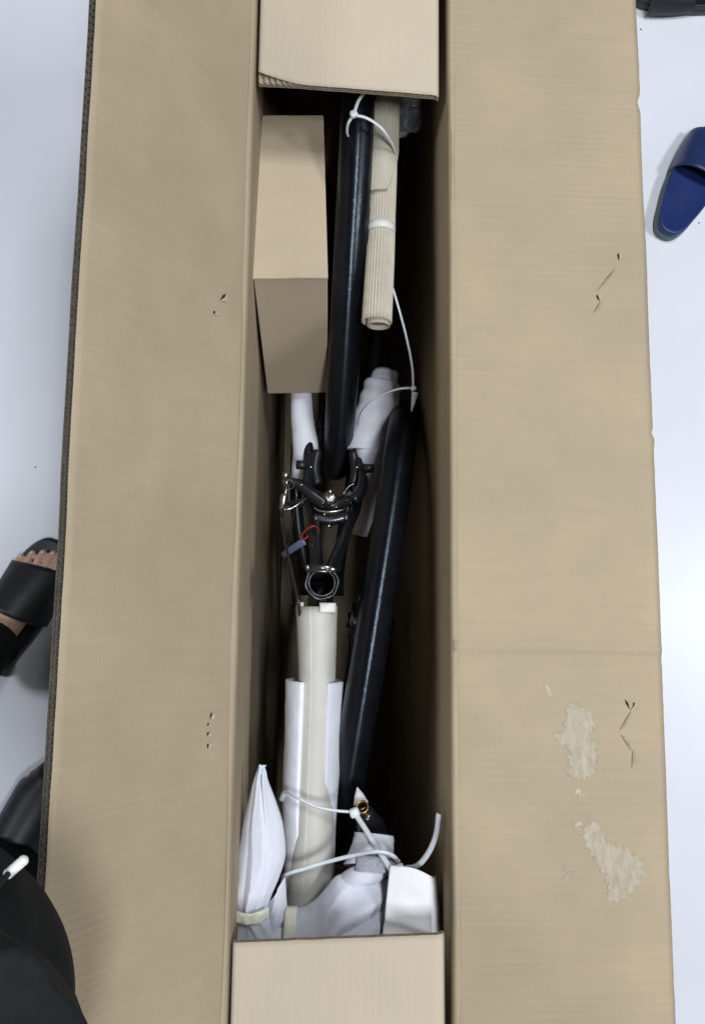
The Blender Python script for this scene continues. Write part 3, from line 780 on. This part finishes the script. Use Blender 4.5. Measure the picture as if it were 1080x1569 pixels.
# white slit sleeve outside it
spts = [(-0.0298, -0.1786, 0.5880), (-0.0310, -0.2448, 0.5860), (-0.0336, -0.3152, 0.5840), (-0.0333, -0.3773, 0.5820), (-0.0319, -0.4570, 0.5780)]
sl = roll('foam_sleeve', hollow(spts, [0.0350, 0.0338, 0.0320, 0.0290, 0.0280], [0.0275, 0.0265, 0.0252, 0.0250, 0.0250], 46, 14, [-0.44 + 2 * PI, -0.42 + 2 * PI, -0.56 + 2 * PI, -1.1 + 2 * PI, -1.25 + 2 * PI], [0.42, 0.44, 0.42, 0.40, 0.40], wob=wobf), 'foam',
          'wide white split foam sleeve tied over the cream-wrapped top tube')
# fat padded sleeve deep on the right, a slimmer one in it
def fat(t, th): return 0.0008 * nz(t * 8, th * 2, 5.0) + 0.0006 * math.sin(t * 26)
roll('foam_sleeve', hollow([(0.0594, 0.2305, 0.4300), (0.0539, 0.2043, 0.4300), (0.0448, 0.1657, 0.4300), (0.0367, 0.1252, 0.4320)], [0.0265, 0.0290, 0.0305, 0.0318], [0.021, 0.022, 0.024, 0.026], 40, 10, wob=fat), 'foam',
     'fat grey-white foam sleeve deep beside the rear tyre, tied with a thin strap')
roll('foam_plug', join(tube([(0.0625, 0.2457, 0.4250), (0.0585, 0.2266, 0.4300)], [0.0195, 0.0215], 26, 4), ball((0.0635, 0.2448, 0.4250), (0.0195, 0.008, 0.0195))), 'foam', 'rounded pale foam plug capping the far end of the fat sleeve', 'foam plug')
roll('foam_sleeve', hollow([(0.0425, 0.1317, 0.4420), (0.0381, 0.0851, 0.4300), (0.0323, 0.0391, 0.4250), (0.0272, 0.0117, 0.4200)], [0.0225, 0.0200, 0.0150, 0.0115], [0.016, 0.014, 0.011, 0.008], 32, 10, wob=wobf), 'foam',
     'slim white foam sleeve narrowing beside the right brake arm')
roll('foam_sleeve', tube([(-0.0590, 0.2308, 0.4300), (-0.0561, 0.1780, 0.4300), (-0.0507, 0.1317, 0.4250), (-0.0519, 0.0843, 0.4150)], [0.0145, 0.0165, 0.0190, 0.0190], 26, 10, disp=lambda t, th: 0.04 * nz(t * 8, th, 2.0)), 'foam',
     'bright white foam sleeve coming out under the small carton, left of the rear tyre')

# ------------------------------------------------------------------ corrugated paper tube
ct = empty('corrugated_paper_tube', (0.0410, 0.3120, 0.6200), 'cream corrugated paper roll beside the rear tyre, its round end open', 'paper tube')
pts = [(0.0430, 0.5317, 0.6400), (0.0427, 0.4454, 0.6400), (0.0416, 0.3778, 0.6400), (0.0396, 0.3196, 0.6400), (0.0362, 0.2428, 0.6400)]
fl2 = lambda t, th: 0.00065 * math.sin(30 * th)
obj('roll', hollow([pts[0], pts[1], pts[2], pts[3], pts[4]], [0.0165, 0.0165, 0.0158, 0.0168, 0.0176], [0.0150, 0.0150, 0.0144, 0.0154, 0.0162], 240, 6, wob=fl2), 'flute_paper', ct)
p5 = Vector(pts[4])
obj('inner_tube', hollow([Vector(pts[2]) + Vector((0.001, 0, -0.001)), p5 + Vector((0.0022, -0.004, -0.0016))], 0.0138, 0.0118, 32, 3), 'flute_paper', ct)
obj('end_disc', tube([p5 + Vector((0.0022, 0.001, -0.0016)), p5 + Vector((0.0022, 0.004, -0.0016))], 0.0122, 28, 1), 'flute_paper', ct)
tb = Vector((0.0406, 0.3644, 0.6400)); tb2 = Vector((0.0403, 0.3544, 0.6400))
obj('tape_band', hollow([tb, tb2], 0.0176, 0.0163, 40, 2), 'tape_white', ct)
# the outer sheet that ends in a cut step
opts = [(0.0444, 0.5391, 0.6420), (0.0432, 0.4699, 0.6420), (0.0421, 0.4002, 0.6420)]
obj('outer_sheet', hollow(opts, [0.0178, 0.0182, 0.0186], [0.0168, 0.0172, 0.0176], 110, 8, [-1.9, -1.6, -0.25], [1.25, 1.35, 1.45], wob=lambda t, th: 0.0005 * math.sin(34 * th) + 0.0055 * max(0, th) ** 2 / 1.9 * t), 'flute_paper', ct)

# ------------------------------------------------------------------ crumpled clear film by the far end
def film(u, v):
    a = Vector((0.0213, 0.5536, 0.6200)); b = Vector((0.0890, 0.5668, 0.6200)); c = Vector((0.0697, 0.5086, 0.5900))
    q = a + (b - a) * u + (c - a.lerp(b, 0.6)) * v * (1 - 0.25 * abs(u - 0.5))
    return q + Vector((0.004 * nz(u * 5, v * 5, 1), 0.004 * nz(u * 5, v * 5, 6), 0.016 * nz(u * 4, v * 4, 3) + 0.006 * nz(u * 11, v * 11, 8)))
tag(obj('plastic_film', sheet(film, 36, 36, 0.0004), 'film'), 'crumpled clear plastic film in the dark under the far end flap', 'plastic film')

# ------------------------------------------------------------------ cable ties
def tie(paths, head, label, r=0.0018, hr=0.0042, anchor=None, tail=None, flat=0.55):
    e = empty('cable_tie', head, label, 'cable tie', 'white cable ties')
    for p in paths: obj('strap', tube(p, r, 8, 10, flat=flat), 'nylon', e)
    h = Vector(head)
    obj('tie_head', bevel_box((hr * 1.9, hr * 1.7, hr * 1.5), hr * 0.4, Matrix.Translation(h) @ Matrix.Rotation(0.4, 4, 'Z')), 'nylon', e)
    return e
tie([[(0.0042, 0.4661, 0.7040), (0.0090, 0.4770, 0.7120), (0.0162, 0.4857, 0.7160), (0.0227, 0.4950, 0.7180)],
     [(0.0043, 0.4653, 0.7040), (0.0193, 0.4631, 0.7020), (0.0358, 0.4588, 0.6920), (0.0485, 0.4530, 0.6760), (0.0566, 0.4487, 0.6550), (0.0597, 0.4474, 0.6200)],
     [(0.0028, 0.4643, 0.7030), (-0.0021, 0.4597, 0.6950), (-0.0024, 0.4570, 0.6800), (0.0038, 0.4571, 0.6550)]], (0.0042, 0.4661, 0.7040), 'thin white cable tie looped over the rear tyre and the paper roll, far end', 0.0019, 0.0046)
e = tie([[(0.0580, 0.3042, 0.6000), (0.0654, 0.2789, 0.6000), (0.0758, 0.2430, 0.5950), (0.0837, 0.2070, 0.5900), (0.0859, 0.1801, 0.5850)],
     [(0.0859, 0.1801, 0.5850), (0.0685, 0.1824, 0.5700), (0.0496, 0.1814, 0.5450), (0.0316, 0.1747, 0.5200), (0.0235, 0.1681, 0.4900), (0.0230, 0.1627, 0.4600)]], (0.0859, 0.1792, 0.5850), 'thin white cable tie drooping right of the paper roll, round the fat sleeve', 0.0015, 0.0036)
obj('tie_tail', tube([(0.0883, 0.1743, 0.5850), (0.0867, 0.1644, 0.5780), (0.0851, 0.1531, 0.5700)], [0.0046, 0.0028, 0.0006], 8, 4, flat=0.3), 'nylon', e)
tie([[(-0.0666, -0.3148, 0.5900), (-0.0606, -0.3009, 0.6120), (-0.0475, -0.3031, 0.6320), (-0.0256, -0.3110, 0.6400), (-0.0042, -0.3142, 0.6440), (0.0150, -0.3153, 0.6450)],
     [(0.0150, -0.3153, 0.6450), (0.0253, -0.3279, 0.6550), (0.0391, -0.3462, 0.6720), (0.0528, -0.3632, 0.6900), (0.0560, -0.3678, 0.6920)]], (0.0157, -0.3157, 0.6460), 'thick white cable tie crossing the split sleeve and loose wheel, running to the paper sheet', 0.0030, 0.0058)
tie([[(-0.0627, -0.4006, 0.6000), (-0.0574, -0.3853, 0.6280), (-0.0352, -0.3751, 0.6400), (-0.0141, -0.3667, 0.6480), (0.0133, -0.3556, 0.6640), (0.0363, -0.3462, 0.6840), (0.0519, -0.3488, 0.6840), (0.0614, -0.3598, 0.6700)],
     [(0.0707, -0.3692, 0.6600), (0.0815, -0.3623, 0.6750), (0.0913, -0.3446, 0.6900), (0.0974, -0.3246, 0.7000), (0.0988, -0.3024, 0.7100)]], (0.0626, -0.3658, 0.6720), 'thick white cable tie over the foam bundle, loose tail curling up beside the wall', 0.0030, 0.0050)

# ------------------------------------------------------------------ wrapped bundles at the near end
po = empty('wrapped_pouch', (-0.0909, -0.3866, 0.6000), 'tall pointed white foam pouch against the left carton wall, taped at its foot', 'pouch')
PR = [((-0.0865, -0.2626, 0.6620), (-0.0823, -0.2632, 0.6620), 0.003), ((-0.0898, -0.2687, 0.6620), (-0.0801, -0.2693, 0.6620), 0.006), ((-0.0937, -0.2809, 0.6620), (-0.0770, -0.2795, 0.6620), 0.010), ((-0.0987, -0.3025, 0.6620), (-0.0681, -0.3023, 0.6620), 0.016),
      ((-0.1043, -0.3297, 0.6600), (-0.0600, -0.3282, 0.6600), 0.021), ((-0.1086, -0.3568, 0.6580), (-0.0574, -0.3540, 0.6580), 0.024), ((-0.1108, -0.3805, 0.6560), (-0.0625, -0.3784, 0.6560), 0.023), ((-0.1117, -0.4005, 0.6550), (-0.0711, -0.3985, 0.6550), 0.019),
      ((-0.1106, -0.4142, 0.6550), (-0.0749, -0.4129, 0.6550), 0.015), ((-0.1117, -0.4250, 0.6540), (-0.0678, -0.4237, 0.6540), 0.014), ((-0.1128, -0.4439, 0.6520), (-0.0503, -0.4435, 0.6500), 0.012), ((-0.1122, -0.4706, 0.6500), (-0.0415, -0.4716, 0.6480), 0.010)]
def row(lst, u):
    t = u * (len(lst) - 1); k = min(int(t), len(lst) - 2); w = t - k
    def cr(i):
        A, B, C_, D = (Vector(lst[max(0, min(len(lst) - 1, k + j))][i]) if i < 2 else lst[max(0, min(len(lst) - 1, k + j))][i] for j in (-1, 0, 1, 2))
        return 0.5 * ((2 * B) + (C_ - A) * w + (2 * A - 5 * B + 4 * C_ - D) * w * w + (3 * B - A - 3 * C_ + D) * w ** 3)
    return cr(0), cr(1), cr(2)
def pouchfn(u, v):
    l, r, h = row(PR, u)
    tie = math.exp(-((u - 0.735) / 0.16) ** 2)
    z = h * math.sin(PI * v) ** 0.62
    z += math.sin(PI * v) * (0.0022 * tie * math.sin(v * 17 + 2 * nz(u * 3, v, 2)) + 0.0026 * nz(v * 2.2, u * 4, 6) + 0.0018 * (1 - abs(nz(v * 3.2 + u, u * 1.3, 4))) ** 6 - 0.0022 * (1 - abs(nz(v * 2.4 - u * 1.2, u * 1.0, 9))) ** 8)
    return l.lerp(r, v) + Vector((0.0015 * nz(u * 8, v * 3, 1), 0, z))
obj('pouch', sheet(lambda u, v: pouchfn(u, 1 - v), 120, 60, -0.0022), 'nonwoven', po)
obj('tape', sheet(lambda u, v: Vector((-0.1097, -0.4060, 0.6720)).lerp(Vector((-0.0728, -0.4048, 0.6680)), u) + Vector((0, -0.0115 * v - 0.003 * math.sin(PI * u) + 0.001 * nz(u * 5, v, 2), 0.013 * math.sin(PI * (0.08 + 0.84 * u)) ** 0.7 - 0.004 + 0.0014 * nz(u * 7, v * 3, 5))), 24, 6, 0.0004), 'tape_yellow', po)

bu = empty('wrapped_bundle', (0.0023, -0.4422, 0.5800), 'grey-white foam-wrapped bundle with a pale yellow tape strip beside the near end flap', 'bundle')
BR = [((-0.0749, -0.4232, 0.6400), (-0.0764, -0.4759, 0.6400), 0.004), ((-0.0623, -0.4199, 0.6420), (-0.0638, -0.4752, 0.6420), 0.008), ((-0.0483, -0.4179, 0.6440), (-0.0499, -0.4744, 0.6440), 0.010), ((-0.0344, -0.4130, 0.6450), (-0.0360, -0.4737, 0.6460), 0.013), ((-0.0219, -0.4040, 0.6460), (-0.0221, -0.4729, 0.6480), 0.018),
      ((-0.0116, -0.3901, 0.6480), (-0.0104, -0.4722, 0.6500), 0.024), ((0.0001, -0.3788, 0.6500), (0.0026, -0.4714, 0.6520), 0.028), ((0.0175, -0.3802, 0.6520), (0.0185, -0.4715, 0.6520), 0.030), ((0.0351, -0.3816, 0.6520), (0.0344, -0.4715, 0.6520), 0.029), ((0.0464, -0.3828, 0.6500), (0.0449, -0.4723, 0.6500), 0.024), ((0.0528, -0.3871, 0.6400), (0.0505, -0.4763, 0.6400), 0.008)]
def bundlefn(u, v):
    l, r, h = row(BR, u)
    z = h * (0.25 + 0.75 * math.sin(PI * (0.10 + 0.55 * v)) ** 0.8)
    z -= 0.010 * (1 - v) ** 10
    f1 = v - (1.05 - 1.05 * u)                                    # two long soft folds running up to the neck
    f2 = v - (1.45 - 1.25 * u)
    z += 0.0060 * math.exp(-(f1 / 0.10) ** 2) * min(1, 4 * u * (1 - u)) - 0.0050 * math.exp(-((f1 - 0.17) / 0.09) ** 2) + 0.0045 * math.exp(-(f2 / 0.09) ** 2)
    z += 0.0026 * nz(u * 4, v * 3, 5) + 0.0022 * (1 - abs(nz(u * 3 + v * 2, v * 2, 7))) ** 7
    return l.lerp(r, v) + Vector((0, 0.0012 * nz(u * 9, v, 3), z))
obj('wrap', sheet(lambda u, v: bundlefn(u, v), 90, 60, 0.0022), 'nonwoven', bu)
obj('wrap_fold', sheet(lambda u, v: Vector((-0.0572, -0.3802, 0.6500)).lerp(Vector((-0.0542, -0.4192, 0.6520)), u).lerp(Vector((-0.0750, -0.4061, 0.6560)).lerp(Vector((-0.0805, -0.4440, 0.6520)), u), v) + Vector((0, 0, 0.011 * math.sin(PI * v) + 0.002 * nz(u * 4, v * 4, 3))), 24, 16, -0.0022), 'nonwoven', bu)
obj('collar', tube([(0.0502, -0.3680, 0.6550), (0.0343, -0.3721, 0.6640), (0.0171, -0.3773, 0.6620), (0.0016, -0.3868, 0.6500)], [0.008, 0.012, 0.011, 0.007], 24, 8, disp=lambda t, th: 0.10 * nz(t * 5, th * 2, 4.0)), 'nonwoven', bu)
obj('collar_neck', hollow([(0.0378, -0.3406, 0.6360), (0.0363, -0.3546, 0.6400), (0.0324, -0.3740, 0.6480)], [0.0215, 0.0235, 0.0285], [0.017, 0.019, 0.024], 34, 8, wob=lambda t, th: 0.0012 * nz(t * 5, th * 2, 7.0)), 'nonwoven', bu)
obj('grey_band', hollow([(0.0371, -0.3607, 0.6500), (0.0363, -0.3750, 0.6540)], [0.0262, 0.0285], [0.0245, 0.0265], 34, 3, -1.3, 0.85), 'nonwoven_gray', bu)
def tapefn(u, v):
    a = Vector((-0.0505, -0.4100, 0.6620)); b = Vector((-0.0528, -0.4589, 0.6640)); return a.lerp(b, u) + Vector(((v - 0.5) * 0.0125, 0, 0.004 * math.sin(PI * u) - 0.010 * (1 - u) ** 6 + 0.001 * nz(u * 9, v * 4, 0)))
obj('tape', [V_ for V_ in [sheet(tapefn, 16, 4, 0.0005)]][0], 'tape_yellow', bu)

# black bar end with brass ring next to the loose wheel
he = empty('bar_end', (0.0318, -0.3295, 0.6000), 'short black bar end with a brass ring standing out of the foam bundle', 'bar end')
obj('bar', tube([(0.0409, -0.3581, 0.6000), (0.0347, -0.3374, 0.6150), (0.0272, -0.3179, 0.6300)], [0.0175, 0.016, 0.0095], 24, 5), 'black_paint', he)
e1, e2 = Vector((0.0262, -0.3149, 0.6340)), Vector((0.0242, -0.3100, 0.6440))
obj('brass_ring', hollow([e1, e2], 0.0070, 0.0056, 24, 2), 'brass', he)
obj('brass_slot', bevel_box((0.006, 0.0016, 0.003), 0.0004, Matrix.Translation(e1.lerp(e2, 0.3)) @ Matrix.Rotation(0.5, 4, 'Z')), 'brass', he, False)
tag(obj('paper_cone', tube([(0.0193, -0.2936, 0.6220), (0.0214, -0.3015, 0.6250), (0.0236, -0.3106, 0.6280)], [0.0004, 0.0052, 0.0085], 14, 4), 'paper'), 'small white paper point sticking up behind the brass ring', 'paper')

# folded white paper at the near right corner
def paperfn(u, v):
    a, b, c, d = Vector((0.0506, -0.3575, 0.6920)), Vector((0.1020, -0.3728, 0.6900)), Vector((0.1132, -0.4493, 0.6900)), Vector((0.0413, -0.4491, 0.6900))
    q = a.lerp(b, u).lerp(d.lerp(c, u), v)
    e = max(0, (u - 0.80) / 0.2)
    z = 0.008 * math.sin(PI * u * 0.9) * (1 - 0.4 * v) - 0.022 * e * e + 0.0022 * nz(u * 2.5, v * 5, 3) + 0.0035 * math.exp(-((v - 0.55 - 0.15 * u) / 0.05) ** 2)
    return q + Vector((0, 0.006 * math.sin(PI * u) * (1 - v), z))
tag(obj('paper_sheet', sheet(lambda u, v: paperfn(u, 1 - v), 34, 30, 0.0009), 'paper'), 'folded white paper sheet tucked into the near right corner of the long carton', 'paper sheet')

# ------------------------------------------------------------------ slippers on the floor
def slipper_outline(n, L, W):
    out = []
    for k in range(n):
        a = 2 * PI * k / n
        x = -math.cos(a); y = math.sin(a)
        s = (x + 1) / 2
        w = (0.80 + 0.20 * math.sin(PI * min(1, max(0, (s - 0.25) / 0.85)))) * W / 2
        sx = L * (0.5 + 0.5 * math.copysign(abs(x) ** 0.80, x))
        out.append((sx, w * math.copysign(abs(y) ** 0.72, y)))
    return out
def make_slipper(name, heel, toe, L, W, cols, label, zf, strap=(0.46, 0.80), mark=False, strap_h=0.062, group=None, toes_open=True):
    h, t = Vector(heel), Vector(toe); d = (t - h); d.z = 0; d.normalize()
    e = empty(name, (h.x, h.y, zf), label, 'slipper', group)
    side = Vector((-d.y, d.x, 0))
    mt = Matrix(((d.x, side.x, 0, h.x), (d.y, side.y, 0, h.y), (0, 0, 1, zf), (0, 0, 0, 1)))
    ol = slipper_outline(44, L, W)
    def loopz(z, inset, dz=0.0):
        return [mt @ Vector((L / 2 + (x - L / 2) * (1 - inset), y * (1 - inset * 1.5), z + dz * (1 - x / L))) for x, y in ol]
    obj('sole', rings([loopz(0.001, 0.05), loopz(0.004, 0.01), loopz(0.014, 0.0, 0.004), loopz(0.017, 0.008, 0.005)]), cols[1], e)
    obj('footbed', rings([loopz(0.0165, 0.012, 0.0045), loopz(0.025, 0.012, 0.008), loopz(0.028, 0.035, 0.009), loopz(0.0255, 0.09, 0.008), loopz(0.0245, 0.5, 0.006)]), cols[0], e)
    NU, NV = 14, 26
    def sf(u, v):
        a = PI * v; s = strap[0] + (strap[1] - strap[0]) * u
        s += 0.05 * math.sin(a) * (0.5 - u) * -0.6
        x = L * s; w = W / 2 * (0.99 + 0.05 * math.sin(PI * u))
        return mt @ Vector((x, w * math.cos(a) * (1.0 if abs(math.cos(a)) < .98 else 1.0), 0.012 + strap_h * (1.0 - 0.35 * u) * math.sin(a) ** 0.75))
    V, F = sheet(sf, NU, NV, -0.004)
    so = obj('strap', (V, F), cols[2], e)
    if mark:
        for k, vv in enumerate((0.56, 0.60, 0.64)):
            obj('strap_mark', sheet(lambda u, v, vv=vv: Vector(sf(0.12 + 0.10 * u, vv + 0.028 * v)) + Vector((0, 0, 0.0055)), 4, 3, 0.0006), 'pale_mark', so)
    return e
make_slipper('slipper', (0.6857, 0.7052, -0.0400), (0.8396, 1.0000, -0.0400), 0.285, 0.108, ('navy', 'sole_green', 'navy_strap'), 'empty navy blue slipper lying on the white floor right of the carton', FZ, strap=(0.50, 0.86), mark=True, group='slippers')
make_slipper('slipper', (0.6359, 1.2707, -0.0300), (1.0327, 1.3094, -0.0300), 0.29, 0.105, ('black_rubber', 'black_rubber', 'black_rubber'), 'black slipper at the upper right edge, only its side showing', FZ, strap=(0.10, 0.45), group='slippers')

# ------------------------------------------------------------------ the person standing on the left
HE = Vector((-0.6598, -0.2133, -0.0350)); TO = Vector((-0.5465, 0.0328, -0.0350))
fd = TO - HE; fd.z = 0; FLn = fd.length; fd.normalize(); fs = Vector((fd.y, -fd.x, 0))      # fs points to the big-toe side
HE2 = Vector((-0.6389, -0.6486, -0.0350)); fd2 = (Vector((-0.5293, -0.4239, -0.0350)) - HE2); fd2.z = 0; fd2.normalize(); fs2 = Vector((-fd2.y, fd2.x, 0))
person = empty('person', (HE.x, HE.y, FZ), 'person in black clothes and open black slides standing left of the long carton', 'person')
FB = FZ + 0.030
def fp(h, d, s, a, b, z): return h + d * a + s * b + Vector((0, 0, z - h.z))
pel = Vector((-0.86, -0.42, 0.86))
def leg_path(h, d, s, ks):
    return [fp(h, d, s, 0.055, -0.004, FB + 0.085), fp(h, d, s, 0.05, -0.004, FB + 0.20), ks, ks.lerp(pel, 0.5) + Vector((0, 0, 0.02)), pel]
def knee(h, d, s): return fp(h, d, s, 0.10, -0.02, FB + 0.46) + Vector((-0.05, 0, 0))
parts = []
for h, d, s in ((HE, fd, fs), (HE2, fd2, fs2)):
    L = 0.262
    # foot: cross sections from heel to ball
    loops = []
    for a, w, z0, hgt, off in ((0.006, 0.020, 0.006, 0.030, 0), (0.03, 0.030, 0.0, 0.055, 0), (0.07, 0.031, 0.0, 0.075, 0), (0.11, 0.034, 0.002, 0.064, 0.002), (0.15, 0.040, 0.001, 0.046, 0.003), (0.185, 0.045, 0.0, 0.032, 0.002), (0.205, 0.042, 0.001, 0.024, 0.0)):
        l = []
        for k in range(16):
            t = 2 * PI * k / 16
            l.append(fp(h, d, s, a + 0.012, off + w * math.cos(t), FB + z0 + hgt * (0.5 + 0.5 * math.sin(t))))
        loops.append(l)
    parts.append(rings(loops))
    for b, a1, r, a0 in ((0.033, 0.264, 0.0115, 0.195), (0.0120, 0.262, 0.0080, 0.195), (-0.0065, 0.255, 0.0074, 0.19), (-0.0240, 0.245, 0.0070, 0.185), (-0.0400, 0.230, 0.0066, 0.18)):
        parts.append(tube([fp(h, d, s, a0, b * 0.92, FB + 0.014), fp(h, d, s, (a0 + a1) / 2, b, FB + 0.017), fp(h, d, s, a1 - 0.008, b * 1.02, FB + 0.010), fp(h, d, s, a1, b * 1.02, FB + 0.009)], [r * 0.95, r * 0.92, r * 1.05, r * 0.55], 12, 5))
    parts.append(tube(leg_path(h, d, s, knee(h, d, s)), [0.036, 0.043, 0.055, 0.075, 0.085], 18, 8))
parts.append(ball(pel, (0.15, 0.12, 0.12)))
body = obj('body', join(*parts), 'skin', person)
md = body.modifiers.new('remesh', 'REMESH'); md.mode = 'VOXEL'; md.voxel_size = 0.003; md.use_smooth_shade = True
sm = body.modifiers.new('smooth', 'SMOOTH'); sm.factor = 0.5; sm.iterations = 2
for b, a1, r in ((0.033, 0.264, 0.0115), (0.0120, 0.262, 0.0080), (-0.0065, 0.255, 0.0074), (-0.0240, 0.245, 0.0070), (-0.0400, 0.230, 0.0066)):
    c = fp(HE, fd, fs, a1 - 0.007, b * 1.02, FB + 0.0160 + (r - 0.008) * 0.8)
    rot = Matrix((( fd.x, fs.x, 0), (fd.y, fs.y, 0), (0, 0, 1)))
    obj('toe_nail', ball(c, (r * 0.62, r * 0.55, 0.0022), 12, 6, rot), 'nail', person)
# trousers
tp = []
for h, d, s in ((HE, fd, fs), (HE2, fd2, fs2)):
    p = leg_path(h, d, s, knee(h, d, s))
    cu = 0.047 if h is HE else 0.085
    p[0] = fp(h, d, s, cu, -0.004, FB + 0.062); p[1] = fp(h, d, s, cu, -0.004, FB + 0.20)
    tp.append(tube(p, [0.062 if h is HE else 0.085, 0.066 if h is HE else 0.085, 0.082, 0.105, 0.12], 40, 14,
                   disp=lambda t, th: 0.07 * math.sin(th * 3 + t * 20) * (1 - t) + 0.08 * nz(math.cos(th) * 2, math.sin(th) * 2, t * 12) + 0.03 * math.sin(t * 60 + 3 * math.sin(th))))
tp.append(ball(pel, (0.19, 0.16, 0.16)))
tr = obj('trousers', join(*tp), 'trouser', person)
md = tr.modifiers.new('remesh', 'REMESH'); md.mode = 'VOXEL'; md.voxel_size = 0.008; md.use_smooth_shade = True
# slides
def slide(h, d, s, u1=0.79):
    L, W = 0.285, 0.108
    mt = Matrix(((d.x, s.x, 0, h.x - d.x * 0.004), (d.y, s.y, 0, h.y - d.y * 0.004), (0, 0, 1, FZ), (0, 0, 0, 1)))
    ol = slipper_outline(44, L, W)
    def lz(z, i): return [mt @ Vector((L / 2 + (x - L / 2) * (1 - i), y * (1 - i), z)) for x, y in ol]
    so = obj('slide', rings([lz(0.001, 0.05), lz(0.004, 0.01), lz(0.024, 0.0), lz(0.031, 0.02), lz(0.029, 0.07), lz(0.028, 0.5)]), 'black_rubber', person)
    def sf(u, v):
        a = PI * v; x = L * (0.44 + (u1 - 0.44) * u) + 0.012 * math.cos(a) * u
        w = W / 2 * 1.02 * (1 - (0.45 * max(0, u - 0.7) / 0.3 if u1 > 0.9 else 0)); hh = (0.088 if u1 < 0.9 else 0.105) - (0.036 if u1 < 0.9 else 0.045) * u
        return mt @ Vector((x, w * math.cos(a), 0.012 + hh * math.sin(a) ** 0.8))
    obj('strap', sheet(sf, 14, 28, -0.004), 'black_rubber', so)
slide(HE, fd, fs); slide(HE2, fd2, fs2, 0.985)
# black top hanging forward as the person leans over the carton
def fold(t, th): return 0.10 * (1 - abs(math.sin(th * 4.5 + 3 * t + nz(th, t * 3, 1)))) ** 2 + 0.05 * nz(math.cos(th) * 3, math.sin(th) * 3, t * 3) + 0.02 * math.sin(th * 15 + t * 7)
jk = obj('top', tube([pel + Vector((-0.02, 0.0, 0.02)), (-0.3762, -0.3682, 0.9800), (-0.2942, -0.3913, 1.0600), (-0.2297, -0.3973, 1.1400)], [0.15, 0.13, 0.125, 0.12], 72, 12, disp=fold), 'shirt', person)
js = jk.modifiers.new('subsurf', 'SUBSURF'); js.levels = 1; js.render_levels = 2
obj('cord_end', join(tube([(-0.2033, -0.2580, 1.0600), (-0.1955, -0.2510, 1.0600)], 0.0032, 10, 2), ball((-0.1955, -0.2510, 1.0600), 0.0032), ball((-0.2033, -0.2580, 1.0600), 0.0032)), 'cord', person)
obj('cord', tube([(-0.2030, -0.2576, 1.0600), (-0.1999, -0.2603, 1.1000), (-0.1985, -0.2746, 1.1400)], 0.0018, 8, 6), 'shirt', person)
